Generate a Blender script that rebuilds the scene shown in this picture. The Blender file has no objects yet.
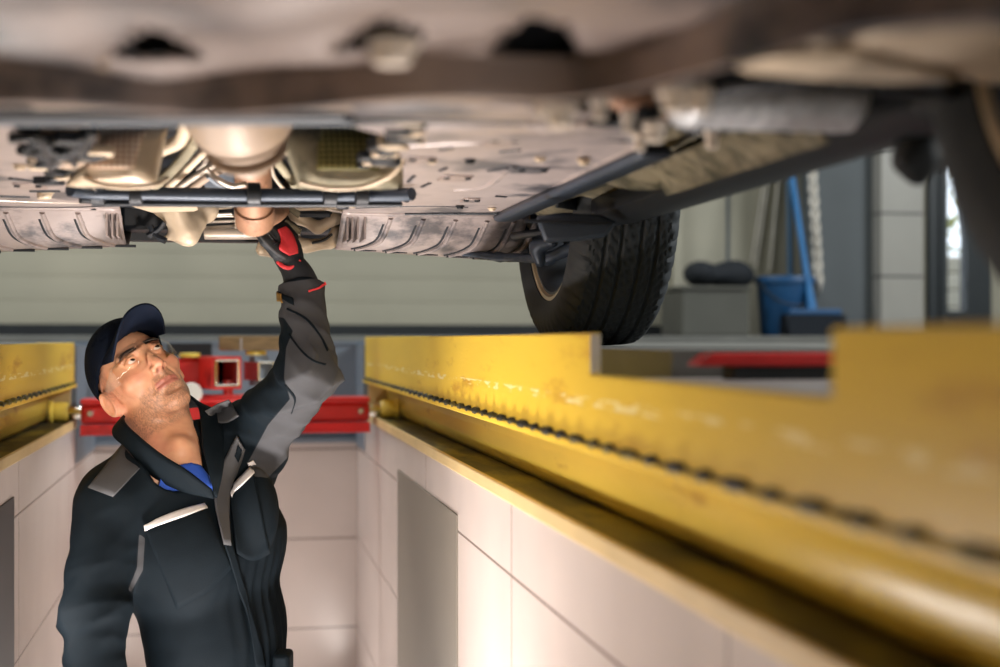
import bpy, bmesh, math, random
import numpy as np
from mathutils import Vector, Matrix
from mathutils.bvhtree import BVHTree
R = math.radians
rnd = random.Random(7)
SC = bpy.context.scene
COL = SC.collection
# ------------------------------------------------------------------ camera model
# the camera stands at the origin, level, looking 11 degrees to the right of the pit's axis (+Y)
FPX, TH, HZ = 1400.0, R(11.0), 339.5
RV = np.array([math.cos(TH), -math.sin(TH), 0.0]); FV = np.array([math.sin(TH), math.cos(TH), 0.0]); UV = np.array([0, 0, 1.0])
def W(px, py, d):
    "point at depth d on a line of sight"
    return d * FV + (px - 500) / FPX * d * RV + (HZ - py) / FPX * d * UV
def PZ(px, py, z):
    "point at height z on a line of sight"
    return W(px, py, z * FPX / (HZ - py))
def PY(px, py, y):
    v = W(px, py, 1.0); return v * (y / v[1])
def PX(px, py, x):
    v = W(px, py, 1.0); return v * (x / v[0])
def proj(P):
    P = np.asarray(P); d = P @ FV
    return np.stack([500 + FPX * (P @ RV) / d, HZ - FPX * P[..., 2] / d], -1)
def XA(px, y):
    "x of a column of the view at a given y"
    return PY(px, HZ, y)[0]

cam = bpy.data.cameras.new('camera'); camo = bpy.data.objects.new('camera', cam); COL.objects.link(camo)
cam.sensor_width = 36; cam.lens = 36 * FPX / 1000; cam.shift_y = (HZ - 333.5) / 1000.0
camo.location = (0, 0, 0); camo.rotation_euler = (R(90), 0, -TH); cam.clip_start = .05
cam.dof.use_dof = True; cam.dof.focus_distance = 2.95; cam.dof.aperture_fstop = 2.0
SC.camera = camo
SC.view_settings.view_transform = 'Standard'; SC.view_settings.look = 'None'
SC.view_settings.gamma = 1; SC.view_settings.use_curve_mapping = False; SC.view_settings.exposure = 0

# ------------------------------------------------------------------ materials
def lin(c):
    return tuple(((v / 255) / 12.92 if v / 255 <= .04045 else ((v / 255 + .055) / 1.055) ** 2.4) for v in c)
def mat(name, rgb, rough=.5, metal=0, var=.12, scale=9, bump=0, bscale=60, dirt=None, dirt_amt=.0, dscale=5, spec=.5, stretch=(1, 1, 1), coat=0):
    m = bpy.data.materials.new(name); m.use_nodes = True
    n = m.node_tree.nodes; l = m.node_tree.links; b = n['Principled BSDF']
    c = lin(rgb); b.inputs['Roughness'].default_value = rough; b.inputs['Metallic'].default_value = metal
    b.inputs['Specular IOR Level'].default_value = spec; b.inputs['Coat Weight'].default_value = coat
    tc = n.new('ShaderNodeTexCoord'); mp = n.new('ShaderNodeMapping'); mp.inputs['Scale'].default_value = stretch
    l.new(tc.outputs['Object'], mp.inputs['Vector'])
    nz = n.new('ShaderNodeTexNoise'); nz.inputs['Scale'].default_value = scale; nz.inputs['Detail'].default_value = 5
    l.new(mp.outputs[0], nz.inputs['Vector'])
    rp = n.new('ShaderNodeValToRGB'); rp.color_ramp.elements[0].position = .3; rp.color_ramp.elements[1].position = .7
    rp.color_ramp.elements[0].color = (*[v * (1 - var) for v in c], 1); rp.color_ramp.elements[1].color = (*[min(1, v * (1 + var)) for v in c], 1)
    l.new(nz.outputs[0], rp.inputs[0]); out = rp.outputs[0]
    if dirt:
        n2 = n.new('ShaderNodeTexNoise'); n2.inputs['Scale'].default_value = dscale; n2.inputs['Detail'].default_value = 8; n2.inputs['Roughness'].default_value = .65
        l.new(mp.outputs[0], n2.inputs['Vector'])
        r2 = n.new('ShaderNodeValToRGB'); r2.color_ramp.elements[0].position = .62 - dirt_amt * .4; r2.color_ramp.elements[1].position = .72 - dirt_amt * .3
        l.new(n2.outputs[0], r2.inputs[0])
        mx = n.new('ShaderNodeMix'); mx.data_type = 'RGBA'; l.new(r2.outputs[0], mx.inputs[0]); l.new(out, mx.inputs[6]); mx.inputs[7].default_value = (*lin(dirt), 1)
        out = mx.outputs[2]
    l.new(out, b.inputs['Base Color'])
    if bump:
        n3 = n.new('ShaderNodeTexNoise'); n3.inputs['Scale'].default_value = bscale; n3.inputs['Detail'].default_value = 4
        l.new(mp.outputs[0], n3.inputs['Vector'])
        bp = n.new('ShaderNodeBump'); bp.inputs['Strength'].default_value = min(1, bump); bp.inputs['Distance'].default_value = .004
        l.new(n3.outputs[0], bp.inputs['Height']); l.new(bp.outputs[0], b.inputs['Normal'])
    m['tree'] = 1
    return m
def nodes(m): return m.node_tree.nodes, m.node_tree.links, m.node_tree.nodes['Principled BSDF']
def axis_expr(m, which):
    n, l, b = nodes(m); tc = n.new('ShaderNodeTexCoord'); s = n.new('ShaderNodeSeparateXYZ'); l.new(tc.outputs['Object'], s.inputs[0]); return s.outputs[which]
def math_node(m, op, a, bb=None, cc=None):
    n, l, b = nodes(m); q = n.new('ShaderNodeMath'); q.operation = op
    for i, v in enumerate((a, bb, cc)):
        if v is None: continue
        if isinstance(v, (int, float)): q.inputs[i].default_value = v
        else: l.new(v, q.inputs[i])
    return q.outputs[0]
def tile_mat(name, rgb, ax, period, off, rowh, rowoff, grout, gw=.005, rough=.25):
    "glazed tiles with grout lines in the plane (ax, Z)"
    m = mat(name, rgb, rough, 0, .05, 4, 0); n, l, b = nodes(m)
    src = b.inputs['Base Color'].links[0].from_socket
    a = axis_expr(m, ax); z = axis_expr(m, 2)
    def line(v, p, o):
        f = math_node(m, 'FRACT', math_node(m, 'DIVIDE', math_node(m, 'SUBTRACT', v, o), p))
        d = math_node(m, 'MINIMUM', f, math_node(m, 'SUBTRACT', 1.0, f))
        return math_node(m, 'LESS_THAN', math_node(m, 'MULTIPLY', d, p), gw / 2)
    g = math_node(m, 'MAXIMUM', line(a, period, off), line(z, rowh, rowoff))
    mx = n.new('ShaderNodeMix'); mx.data_type = 'RGBA'; l.new(g, mx.inputs[0]); l.new(src, mx.inputs[6]); mx.inputs[7].default_value = (*lin(grout), 1)
    l.new(mx.outputs[2], b.inputs['Base Color'])
    bp = n.new('ShaderNodeBump'); bp.invert = True; bp.inputs['Distance'].default_value = .003; l.new(g, bp.inputs['Height']); l.new(bp.outputs[0], b.inputs['Normal'])
    return m

# ------------------------------------------------------------------ mesh builder
class MB:
    def __init__(s): s.v = []; s.f = []
    def add(s, vs, fs):
        o = len(s.v); s.v += [tuple(map(float, p)) for p in vs]; s.f += [tuple(i + o for i in f) for f in fs]; return s
    def box(s, c, h, M=None):
        "centre, half sizes, optional 3x3 axes (rows)"
        A = np.eye(3) if M is None else np.asarray(M, float)
        vs = [np.asarray(c) + sx * h[0] * A[0] + sy * h[1] * A[1] + sz * h[2] * A[2] for sx in (-1, 1) for sy in (-1, 1) for sz in (-1, 1)]
        return s.add(vs, [(0, 1, 3, 2), (4, 6, 7, 5), (0, 4, 5, 1), (2, 3, 7, 6), (0, 2, 6, 4), (1, 5, 7, 3)])
    def bx(s, x0, x1, y0, y1, z0, z1): return s.box(((x0 + x1) / 2, (y0 + y1) / 2, (z0 + z1) / 2), (abs(x1 - x0) / 2, abs(y1 - y0) / 2, abs(z1 - z0) / 2))
    def tube(s, pts, r, n=12, cap=True, flat=1.0):
        pts = [np.asarray(p, float) for p in pts]; k = len(pts); rs = r if hasattr(r, '__len__') else [r] * k
        prev = None; vs = []; fs = []
        for i, p in enumerate(pts):
            t = pts[min(i + 1, k - 1)] - pts[max(i - 1, 0)]; t = t / (np.linalg.norm(t) + 1e-9)
            if prev is None:
                a = np.array([0, 0, 1.0]) if abs(t[2]) < .9 else np.array([1.0, 0, 0])
            else: a = prev
            u = a - t * (a @ t); u /= np.linalg.norm(u) + 1e-9; w = np.cross(t, u); prev = u
            for j in range(n):
                an = 2 * math.pi * j / n; vs.append(p + rs[i] * (math.cos(an) * u * flat + math.sin(an) * w))
        for i in range(k - 1):
            for j in range(n):
                a = i * n + j; b = i * n + (j + 1) % n; fs.append((a, b, b + n, a + n))
        if cap: fs.append(tuple(range(n - 1, -1, -1))); fs.append(tuple((k - 1) * n + j for j in range(n)))
        return s.add(vs, fs)
    def lathe(s, prof, o, ax, n=32, closed=False):
        "profile of (radius, height) turned about axis ax through o"
        ax = np.array(ax, float); ax = ax / np.linalg.norm(ax); a = np.array([0, 0, 1.0]) if abs(ax[2]) < .9 else np.array([1.0, 0, 0])
        u = np.cross(ax, a); u /= np.linalg.norm(u); w = np.cross(ax, u); o = np.asarray(o, float)
        vs = []; fs = []; k = len(prof)
        for r, h in prof:
            for j in range(n):
                an = 2 * math.pi * j / n; vs.append(o + h * ax + r * (math.cos(an) * u + math.sin(an) * w))
        for i in range(k if closed else k - 1):
            for j in range(n):
                a_ = i * n + j; b_ = i * n + (j + 1) % n; c_ = ((i + 1) % k) * n + (j + 1) % n; d_ = ((i + 1) % k) * n + j; fs.append((a_, b_, c_, d_))
        if not closed:
            if prof[0][0] > 1e-5: fs.append(tuple(range(n - 1, -1, -1)))
            if prof[-1][0] > 1e-5: fs.append(tuple((k - 1) * n + j for j in range(n)))
        return s.add(vs, fs)
    def grid(s, rows, closed_u=False):
        "rows of equally many points"
        n = len(rows[0]); vs = [p for r in rows for p in r]; fs = []
        for i in range(len(rows) - 1):
            for j in range(n if closed_u else n - 1):
                a = i * n + j; b = i * n + (j + 1) % n; fs.append((a, b, b + n, a + n))
        return s.add(vs, fs)
    def prism(s, poly, d):
        "planar polygon (3D points) pushed along the vector d"
        n = len(poly); d = np.asarray(d, float); vs = [np.asarray(p, float) for p in poly]; vs += [p + d for p in vs]
        return s.add(vs, [tuple(range(n - 1, -1, -1)), tuple(range(n, 2 * n))] + [(i, (i + 1) % n, (i + 1) % n + n, i + n) for i in range(n)])
    def build(s, name, m, parent=None, smooth=True, bevel=0, solid=0, sub=0, angle=40, segs=2):
        me = bpy.data.meshes.new(name); me.from_pydata(s.v, [], s.f)
        bm = bmesh.new(); bm.from_mesh(me); bmesh.ops.remove_doubles(bm, verts=bm.verts, dist=1e-5); bmesh.ops.recalc_face_normals(bm, faces=bm.faces); bm.to_mesh(me); bm.free()
        me.materials.append(m); o = bpy.data.objects.new(name, me); COL.objects.link(o)
        if parent is not None: adopt(o, parent)
        if solid:
            md = o.modifiers.new('solid', 'SOLIDIFY'); md.thickness = solid; md.offset = 0
        if bevel:
            md = o.modifiers.new('bevel', 'BEVEL'); md.width = bevel; md.segments = segs; md.limit_method = 'ANGLE'; md.angle_limit = R(35)
        if sub:
            md = o.modifiers.new('sub', 'SUBSURF'); md.levels = sub; md.render_levels = sub
        if smooth:
            for p in me.polygons: p.use_smooth = True
            if hasattr(me, 'set_sharp_from_angle'): me.set_sharp_from_angle(angle=R(angle))
        return o
def adopt(o, p):
    "parent without moving: empties here are only translated, mesh parents carry world-space vertices"
    o.parent = p; o.matrix_parent_inverse = Matrix.Translation(-p.location) if p.type == 'EMPTY' else Matrix.Identity(4)
def part_empty(name, p, loc):
    o = bpy.data.objects.new(name, None); COL.objects.link(o); o.location = tuple(map(float, loc)); o.empty_display_size = .03; adopt(o, p); return o
def tag(o, label, cat, group=None):
    o['label'] = label; o['category'] = cat
    if group: o['group'] = group
    return o
def thing(name, label, cat, loc, group=None):
    o = bpy.data.objects.new(name, None); COL.objects.link(o); o.location = tuple(map(float, loc)); o.empty_display_size = .05
    return tag(o, label, cat, group)
def struct(o): o['kind'] = 'structure'; return o
def cr(pts, n=8):
    "Catmull-Rom through points"
    P = [np.asarray(p, float) for p in pts]; P = [2 * P[0] - P[1]] + P + [2 * P[-1] - P[-2]]; out = []
    for i in range(1, len(P) - 2):
        for k in range(n):
            t = k / n; a, b, c, d = P[i - 1:i + 3]
            out.append(.5 * (2 * b + (c - a) * t + (2 * a - 5 * b + 4 * c - d) * t * t + (3 * b - a - 3 * c + d) * t ** 3))
    out.append(P[-2]); return out
def interp(pts, xs):
    p = np.array(pts, float); return np.interp(xs, p[:, 0], p[:, 1])
# ------------------------------------------------------------------ distance-field helpers (organic shapes)
def smin(a, b, k):
    h = np.clip(.5 + .5 * (b - a) / k, 0, 1); return b * (1 - h) + a * h - k * h * (1 - h)
def smax(a, b, k): return -smin(-a, -b, k)
def rc(P, a, b, ra, rb):
    a = np.asarray(a, np.float32); b = np.asarray(b, np.float32); ab = b - a; t = np.clip(((P - a) @ ab) / (ab @ ab), 0, 1)
    return np.sqrt((((P - a) - t[..., None] * ab) ** 2).sum(-1)) - (ra + (rb - ra) * t)
def el(P, c, r):
    q = (P - np.asarray(c, np.float32)); r = np.asarray(r, np.float32); k0 = np.sqrt(((q / r) ** 2).sum(-1)); k1 = np.sqrt(((q / (r * r)) ** 2).sum(-1)) + 1e-6
    return k0 * (k0 - 1) / k1
def chain(P, pts, rs, k=.02):
    d = None
    for i in range(len(pts) - 1):
        e = rc(P, pts[i], pts[i + 1], rs[i], rs[i + 1]); d = e if d is None else smin(d, e, k)
    return d
def mesh_grid(xs, ys, zs): return np.stack(np.meshgrid(xs, ys, zs, indexing='ij'), -1).astype(np.float32)
def surface_net(F, xs, ys, zs):
    S = F < 0; nx, ny, nz = F.shape
    cs = [(i, j, k) for i in (0, 1) for j in (0, 1) for k in (0, 1)]
    cnt = sum(S[i:nx - 1 + i, j:ny - 1 + j, k:nz - 1 + k].astype(np.int8) for i, j, k in cs)
    cell = (cnt > 0) & (cnt < 8); idx = -np.ones(cell.shape, np.int64); ci = np.argwhere(cell); idx[cell] = np.arange(len(ci))
    acc = np.zeros((len(ci), 3)); num = np.zeros(len(ci))
    ax = [np.asarray(xs), np.asarray(ys), np.asarray(zs)]
    for a in range(8):
        for b in range(a + 1, 8):
            d = np.array(cs[b]) - np.array(cs[a])
            if abs(d).sum() != 1: continue
            A = ci + cs[a]; B = ci + cs[b]; fa = F[A[:, 0], A[:, 1], A[:, 2]]; fb = F[B[:, 0], B[:, 1], B[:, 2]]
            m = (fa < 0) != (fb < 0); t = np.where(m, fa / (fa - fb + 1e-12), 0)[:, None]
            pa = np.stack([ax[q][A[:, q]] for q in range(3)], -1); pb = np.stack([ax[q][B[:, q]] for q in range(3)], -1)
            acc += np.where(m[:, None], pa + t * (pb - pa), 0); num += m
    V = acc / num[:, None]; Q = []
    for a in range(3):
        sl = [slice(None)] * 3; sl2 = [slice(None)] * 3; sl[a] = slice(0, -1); sl2[a] = slice(1, None)
        e = S[tuple(sl)] != S[tuple(sl2)]; E = np.argwhere(e); b, c = (a + 1) % 3, (a + 2) % 3
        ok = (E[:, b] > 0) & (E[:, c] > 0) & (E[:, b] < F.shape[b] - 1) & (E[:, c] < F.shape[c] - 1); E = E[ok]
        def g(db, dc):
            q = E.copy(); q[:, b] += db; q[:, c] += dc; return idx[q[:, 0], q[:, 1], q[:, 2]]
        q = np.stack([g(-1, -1), g(0, -1), g(0, 0), g(-1, 0)], -1); flip = ~S[E[:, 0], E[:, 1], E[:, 2]]; q[flip] = q[flip][:, ::-1]; Q.append(q)
    Q = np.concatenate(Q); Q = Q[(Q >= 0).all(1)]
    return V, Q
def np_mesh(name, V, Q, m, parent=None, smooth_it=0):
    me = bpy.data.meshes.new(name); me.from_pydata(V.tolist(), [], Q.tolist()); me.materials.append(m)
    if smooth_it:
        bm = bmesh.new(); bm.from_mesh(me)
        for _ in range(smooth_it): bmesh.ops.smooth_vert(bm, verts=bm.verts, factor=.5, use_axis_x=True, use_axis_y=True, use_axis_z=True)
        bm.to_mesh(me); bm.free()
    for p in me.polygons: p.use_smooth = True
    o = bpy.data.objects.new(name, me); COL.objects.link(o)
    if parent is not None: adopt(o, parent)
    return o
_r = np.random.default_rng(3)
def folds(P, freq, n=6, seed=1, stretch=(1, 1, 1)):
    r = np.random.default_rng(seed); w = np.zeros(P.shape[:-1], np.float32); Q = P * np.asarray(stretch, np.float32)
    wx = np.sin(Q @ r.normal(0, freq * .4, 3).astype(np.float32) + 1.3) * .5
    for i in range(n):
        k = r.normal(0, 1, 3); k *= freq * r.uniform(.6, 1.5) / np.linalg.norm(k)
        w += (1 - 2 * np.abs(np.sin(.5 * (Q @ k.astype(np.float32) + r.uniform(0, 6) + 1.6 * wx)))) 
    return w / n
# ------------------------------------------------------------------ materials used by the place
M_TILE_SIDE = tile_mat('pit_tile_side', (198, 186, 180), 1, 1.07, .24, .34, -.41, (120, 106, 100))
M_TILE_END = tile_mat('pit_tile_end', (194, 182, 176), 0, .62, .62 * 3 + .485, .34, -.415, (120, 106, 100))
M_CONC = mat('concrete', (112, 112, 108), .8, 0, .15, 6, .2, 40)
M_CONC_D = mat('pit_concrete', (120, 112, 108), .8, 0, .15, 6, .2, 40)
M_YEL = mat('yellow_paint', (228, 192, 60), .38, 0, .1, 3, .12, 50, dirt=(196, 150, 40), dirt_amt=.1, dscale=7, stretch=(1, .35, 2))
M_YEL_CH = mat('yellow_channel_paint', (232, 204, 90), .28, 0, .15, 4, .15, 40, dirt=(170, 124, 36), dirt_amt=.12, dscale=6, stretch=(1, .4, 2))
M_GRIME = mat('grimy_yellow', (104, 94, 28), .6, 0, .3, 10, .4, 60, dirt=(18, 20, 14), dirt_amt=.62, dscale=9, stretch=(1, .3, 1))
M_EDGE = mat('edge_strip', (206, 180, 128), .5, 0, .1, 6)
M_SHUT = mat('shutter_paint', (160, 156, 140), .5, 0, .05, 2)
M_RUB = mat('black_rubber', (26, 30, 34), .7, 0, .2, 12)
M_WALL = mat('plaster_wall', (166, 162, 146), .7, 0, .06, 3)
M_WALLG = mat('grey_wall', (92, 98, 102), .7, 0, .06, 3)
M_CLAD = tile_mat('pillar_cladding', (160, 158, 152), 0, 5.0, 2.0, .335, .0, (80, 80, 78), .012, .35)
M_DARKF = mat('dark_frame', (38, 46, 52), .4, 0, .08, 5)
M_STEELB = mat('blue_grey_steel', (112, 122, 134), .5, 0, .1, 4, .1, 30)
M_RED = mat('red_paint', (214, 44, 44), .32, 0, .1, 8, dirt=(140, 26, 26), dirt_amt=.1)
M_CHR = mat('chrome', (225, 222, 214), .18, 1, .05, 6)
M_STEEL = mat('steel_plate', (172, 166, 162), .45, .25, .15, 7, .1, 40)
M_PANEL = mat('grey_sheet_panel', (128, 122, 112), .5, .15, .06, 3)
M_PANELD = mat('dark_sheet_panel', (34, 38, 42), .5, .1, .06, 3)
M_WHITE = mat('white_paint', (222, 216, 206), .5)

# ------------------------------------------------------------------ the setting
XW, YE, ZL, ZF, ZP = .483, 5.35, -.277, -.015, -1.70   # pit half width, pit end, tile lip, garage floor, pit floor
YN, X1, X0, YB = -2.6, 6.4, -4.6, 7.35
NA, NB, NX = 1.07, 1.845, 1.25                         # recess of the turning plate
b = MB()
for x0, x1, y0, y1 in ((X0, -.60, YN, YB), (-.60, .60, YE + .02, YB), (.60, X1, YN, NA), (.60, NX, NA, NB + .0), (NX, X1, NA, NB), (.60, X1, NB, YB)):
    top = ZF if not (x0 == .60 and x1 == NX) else -.062
    b.bx(x0, x1, y0, y1, -.30, top)
struct(b.build('floor', M_CONC, smooth=False))
struct(MB().bx(-XW - .3, XW + .3, YN, YE + .3, ZP - .2, ZP).build('floor_pit', M_CONC_D, smooth=False))
struct(MB().bx(XW, XW + .2, YN, YE, ZP, ZL - .001).build('wall_pit_right', M_TILE_SIDE, smooth=False))
struct(MB().bx(-XW - .2, -XW, YN, YE, ZP, ZL - .001).build('wall_pit_left', M_TILE_SIDE, smooth=False))
struct(MB().bx(-XW - .2, XW + .2, YE, YE + .2, ZP, -.375).build('wall_pit_end', M_TILE_END, smooth=False))
struct(MB().bx(-XW - .3, XW + .3, YN - .2, YN, ZP, ZL).build('wall_pit_near', M_TILE_END, smooth=False))
# steel framed head of the pit end: a plate with a cap angle
o = MB().bx(-XW - .16, XW + .16, YE, YE + .02, -.375, -.018).bx(-XW - .16, XW + .16, YE - .03, YE + .02, -.39, -.375).bx(-XW - .16, XW + .16, YE - .01, YE + .05, -.018, -.006).build('trim_1', M_STEELB, smooth=False); struct(o)
o = MB().bx(XW - .004, XW + .16, 5.03, YE, -.40, -.02).bx(-XW - .16, -XW + .004, 4.69, YE, -.40, -.02).build('trim_2', M_STEELB, smooth=False); struct(o)
# garage shell
struct(MB().bx(X0 - .2, X0, YN, YB, ZF - .3, 4.2).build('wall_left', M_WALL, smooth=False))
struct(MB().bx(X1, X1 + .2, YN, YB + .2, ZF - .3, 4.2).build('wall_right', M_WALL, smooth=False))
struct(MB().bx(X0 - .2, X1 + .2, YN, YB + .2, 4.2, 4.4).build('ceiling', M_WALL, smooth=False))
struct(MB().bx(X0 - .2, X1 + .2, YN - .2, YN, ZF - .3, 4.2).build('wall_near', M_WALL, smooth=False))
# far wall: shutter opening on the left, plaster to the right of it, a glazed door opening further right
xs_r = XA(677, YB)                                      # right jamb of the shutter
dx0, dx1 = XA(926, YB), XA(989, YB)
gx0, gx1 = XA(944.5, YB), XA(964.5, YB)
gz0, gz1 = PY(950, 311, YB)[2], PY(950, 150, YB)[2]
w = MB()
w.bx(xs_r, dx0, YB, YB + .2, ZF, 4.2).bx(dx1, X1, YB, YB + .2, ZF, 4.2).bx(dx0, dx1, YB, YB + .2, 2.2, 4.2).bx(X0, xs_r, YB, YB + .2, 3.2, 4.2).bx(X0, X0 + .3, YB, YB + .2, ZF, 3.2)
struct(w.build('wall_back', M_WALL, smooth=False))
# roller shutter: slats with grooves
rows = []
z = .075
prof = []
while z < 3.2:
    prof += [(0, z), (-.006, z + .004), (-.006, z + .05), (-.006, z + .118), (0, z + .122)]; z += .124
rows = [[(x, YB - .0 + dy, zz) for dy, zz in prof] for x in (X0 + .3, xs_r - .03)]
s = MB().grid(rows).build('shutter_door', M_SHUT, smooth=False, solid=.012)
tag(s, 'wide grey slatted roller shutter closing the far end of the garage', 'shutter')
s2 = MB().bx(X0 + .3, xs_r - .03, YB - .02, YB + .01, .012, .078).build('bottom_seal', M_RUB, s, smooth=False)
struct(MB().bx(xs_r - .035, xs_r + .012, YB - .05, YB, ZF, 3.2).build('trim_3', M_WALL, smooth=False, bevel=.004))
struct(MB().bx(X0, X1, 6.45, YB, ZF, .018).bx(X0, X1, 6.43, 6.46, ZF, .010).build('floor_step', M_CONC, smooth=False, bevel=.003))
# joint strip on the plaster wall
struct(MB().bx(XA(727, YB) - .006, XA(729, YB) + .002, YB - .004, YB, .018, 3.2).build('trim_4', M_WALLG, smooth=False))
# dark door with narrow glass
d = MB()
d.bx(dx0, gx0, YB - .03, YB + .05, .018, 2.2).bx(gx1, dx1, YB - .03, YB + .05, .018, 2.2).bx(gx0, gx1, YB - .03, YB + .05, .018, gz0).bx(gx0, gx1, YB - .03, YB + .05, 1.9, 2.2)
d.bx(gx0 - .05, gx0 - .02, YB - .045, YB - .03, .05, 2.15)
do = d.build('door_1', M_DARKF, smooth=False, bevel=.004); struct(do)
M_GLASS = bpy.data.materials.new('clear_glass'); M_GLASS.use_nodes = True
gb = M_GLASS.node_tree.nodes['Principled BSDF']; gb.inputs['Transmission Weight'].default_value = 1; gb.inputs['Roughness'].default_value = 0; gb.inputs['IOR'].default_value = 1.05
gl = MB().bx(gx0, gx1, YB - .004, YB + .004, gz0, 1.9).build('glass_pane', M_GLASS, do, smooth=False)
hd = MB().tube([(dx1 - .05, YB - .04, 1.0), (dx1 - .05, YB - .09, 1.0), (dx1 - .16, YB - .09, 1.0)], .011).build('door_handle', M_CHR, do)
# clad pillar and dark leaning partition at its left
px0, px1 = XA(881, 6.9), XA(924, 6.9)
struct(MB().bx(px0, px1, 6.9, YB, .018, 4.2).build('pillar', M_CLAD, smooth=False, bevel=.006))
xa, xb = XA(805, 7.0), XA(879, 7.0)
struct(MB().bx(xa, xb, 7.0, 7.06, .018, 3.2).bx(xa, xa + .02, 6.99, 7.0, .018, 3.2).build('partition_panel', M_WALLG, smooth=False))

# pit wall panels (flat sheet covers let into the tiles)
y0, y1 = .483 / math.tan(R(11) + math.atan((458 - 500) / FPX)), .483 / math.tan(R(11) + math.atan((398.5 - 500) / FPX))
p = MB().bx(XW - .003, XW + .004, y0, y1, -1.15, -.375).build('wall_cover_panel', M_PANEL, smooth=False, bevel=.001)
tag(p, 'flat grey sheet metal cover on the right tiled pit wall', 'panel')
yl = 3.36
p = MB().bx(-XW - .004, -XW + .003, yl - 1.07, yl, -1.15, -.36).build('wall_cover_panel', M_PANELD, smooth=False, bevel=.001)
tag(p, 'dark grey sheet metal cover on the left tiled pit wall at the picture edge', 'panel')
# ------------------------------------------------------------------ yellow steel edges of the pit
def chips(m, zc):
    "paint chips in a row along the plate"
    n, l, bsd = nodes(m); src = bsd.inputs['Base Color'].links[0].from_socket
    z = axis_expr(m, 2); tc = n.new('ShaderNodeTexCoord'); mp = n.new('ShaderNodeMapping'); mp.inputs['Scale'].default_value = (0, 9, 60); l.new(tc.outputs['Object'], mp.inputs[0])
    nz = n.new('ShaderNodeTexNoise'); nz.inputs['Scale'].default_value = 1.6; nz.inputs['Detail'].default_value = 5; l.new(mp.outputs[0], nz.inputs['Vector'])
    band = math_node(m, 'LESS_THAN', math_node(m, 'ABSOLUTE', math_node(m, 'SUBTRACT', z, zc)), .006)
    k = math_node(m, 'MULTIPLY', band, math_node(m, 'GREATER_THAN', nz.outputs[0], .54))
    mx = n.new('ShaderNodeMix'); mx.data_type = 'RGBA'; l.new(k, mx.inputs[0]); l.new(src, mx.inputs[6]); mx.inputs[7].default_value = (*lin((240, 222, 150)), 1); l.new(mx.outputs[2], bsd.inputs['Base Color'])
chips(M_YEL, -.085)
def rail(sx, yend, ztop, label, notch):
    t = thing('pit_edge_rail', label, 'rail', (sx * .5, 2, ZL), 'yellow steel rails along the pit')
    b = MB()
    if notch:
        poly = [(YN, -.142), (yend, -.142), (yend, ztop), (NB, ztop), (NB, -.0475), (NA, -.0475), (NA, ztop + .001), (YN, ztop + .001)]
    else: poly = [(YN, -.142), (yend, -.142), (yend, ztop), (YN, ztop)]
    b.prism([(sx * XW, y, z) for y, z in poly], (sx * .016, 0, 0)).build('upper_plate', M_YEL, t, smooth=False, bevel=.003)
    if notch:
        for y_ in (NB - .0012, ): MB().bx(XW + .001, XW + .015, y_, y_ + .004, -.046, ztop - .002).build('bare_cut_end', M_WHITE, t, smooth=False)
    b = MB().bx(sx * (XW - .008), sx * .60, YN, yend, -.153, -.142)
    b.build('top_flange', M_YEL, t, smooth=False, bevel=.002)
    r_ = random.Random(3); ys_ = np.arange(-.4, yend - .02, .006)
    MB().tube([(sx * (XW - .003), y, -.1405) for y in ys_], [.0022 + (.0045 if (math.sin(y * 70) + .6 * math.sin(y * 171)) > .3 else 0) + r_.uniform(0, .001) for y in ys_], 8).build('weld_seam', M_GRIME, t)
    prof = [(.0, -.153)]
    prof = [(.595, -.1535), (.578, -.158), (.566, -.172), (.560, -.195), (.560, -.225), (.566, -.248), (.580, -.262)]
    b = MB().grid([[(sx * x, y, z) for x, z in prof] for y in (YN, yend - .02)]).build('channel_web', M_YEL_CH, t, solid=.006)
    b = MB().bx(sx * (XW + .004), sx * .59, YN, yend, -.276, -.262).build('bottom_flange', M_GRIME, t, smooth=False, bevel=.002)
    b = MB().bx(sx * (XW - .006), sx * (XW + .003), YN, yend + .02, -.284, -.257).build('edge_strip', M_EDGE, t, smooth=False, bevel=.003)
    # end plate that closes the rail
    b = MB().bx(sx * (XW + .012), sx * .60, yend, yend + .012, -.276, ztop).build('end_plate', M_EDGE, t, smooth=False, bevel=.002)
    return t
rail(1, 5.02, .009, 'long yellow steel rail along the right edge of the pit', True)
rail(-1, 4.67, -.010, 'yellow steel rail along the left edge of the pit, behind the man', False)
# steel turning plate lying in the recess beyond the notch
t = thing('turning_plate', 'worn steel wheel plate lying in the floor recess beside the notched yellow rail', 'plate', (.85, 1.45, -.062))
MB().bx(.51, NX - .02, NA + .02, NB - .01, -.0615, -.052).build('base_sheet', M_STEEL, t, smooth=False, bevel=.002)
MB().lathe([(0, .008), (.20, .008), (.21, .004), (.21, 0)], (.86, 1.40, -.052), (0, 0, 1), 48).build('turntable_disc', M_STEEL, t)
# red bar lying on it
b0 = PZ(700, 357, -.024); 
t = MB()
yb = 1.70
t.prism([(XA(697, yb), yb, -.034), (XA(712, yb), yb, -.0175), (1.2, yb, -.0165), (1.2, yb, -.036)], (0, .05, 0))
ro = t.build('red_bar', M_RED, smooth=False, bevel=.004); tag(ro, 'red painted steel bar lying on the floor plate beyond the yellow rail', 'bar')
MB().bx(XA(735, yb) , 1.19, yb + .004, yb + .046, -.052, -.035).build('bar_foot', M_RUB, ro, smooth=False)

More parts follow.
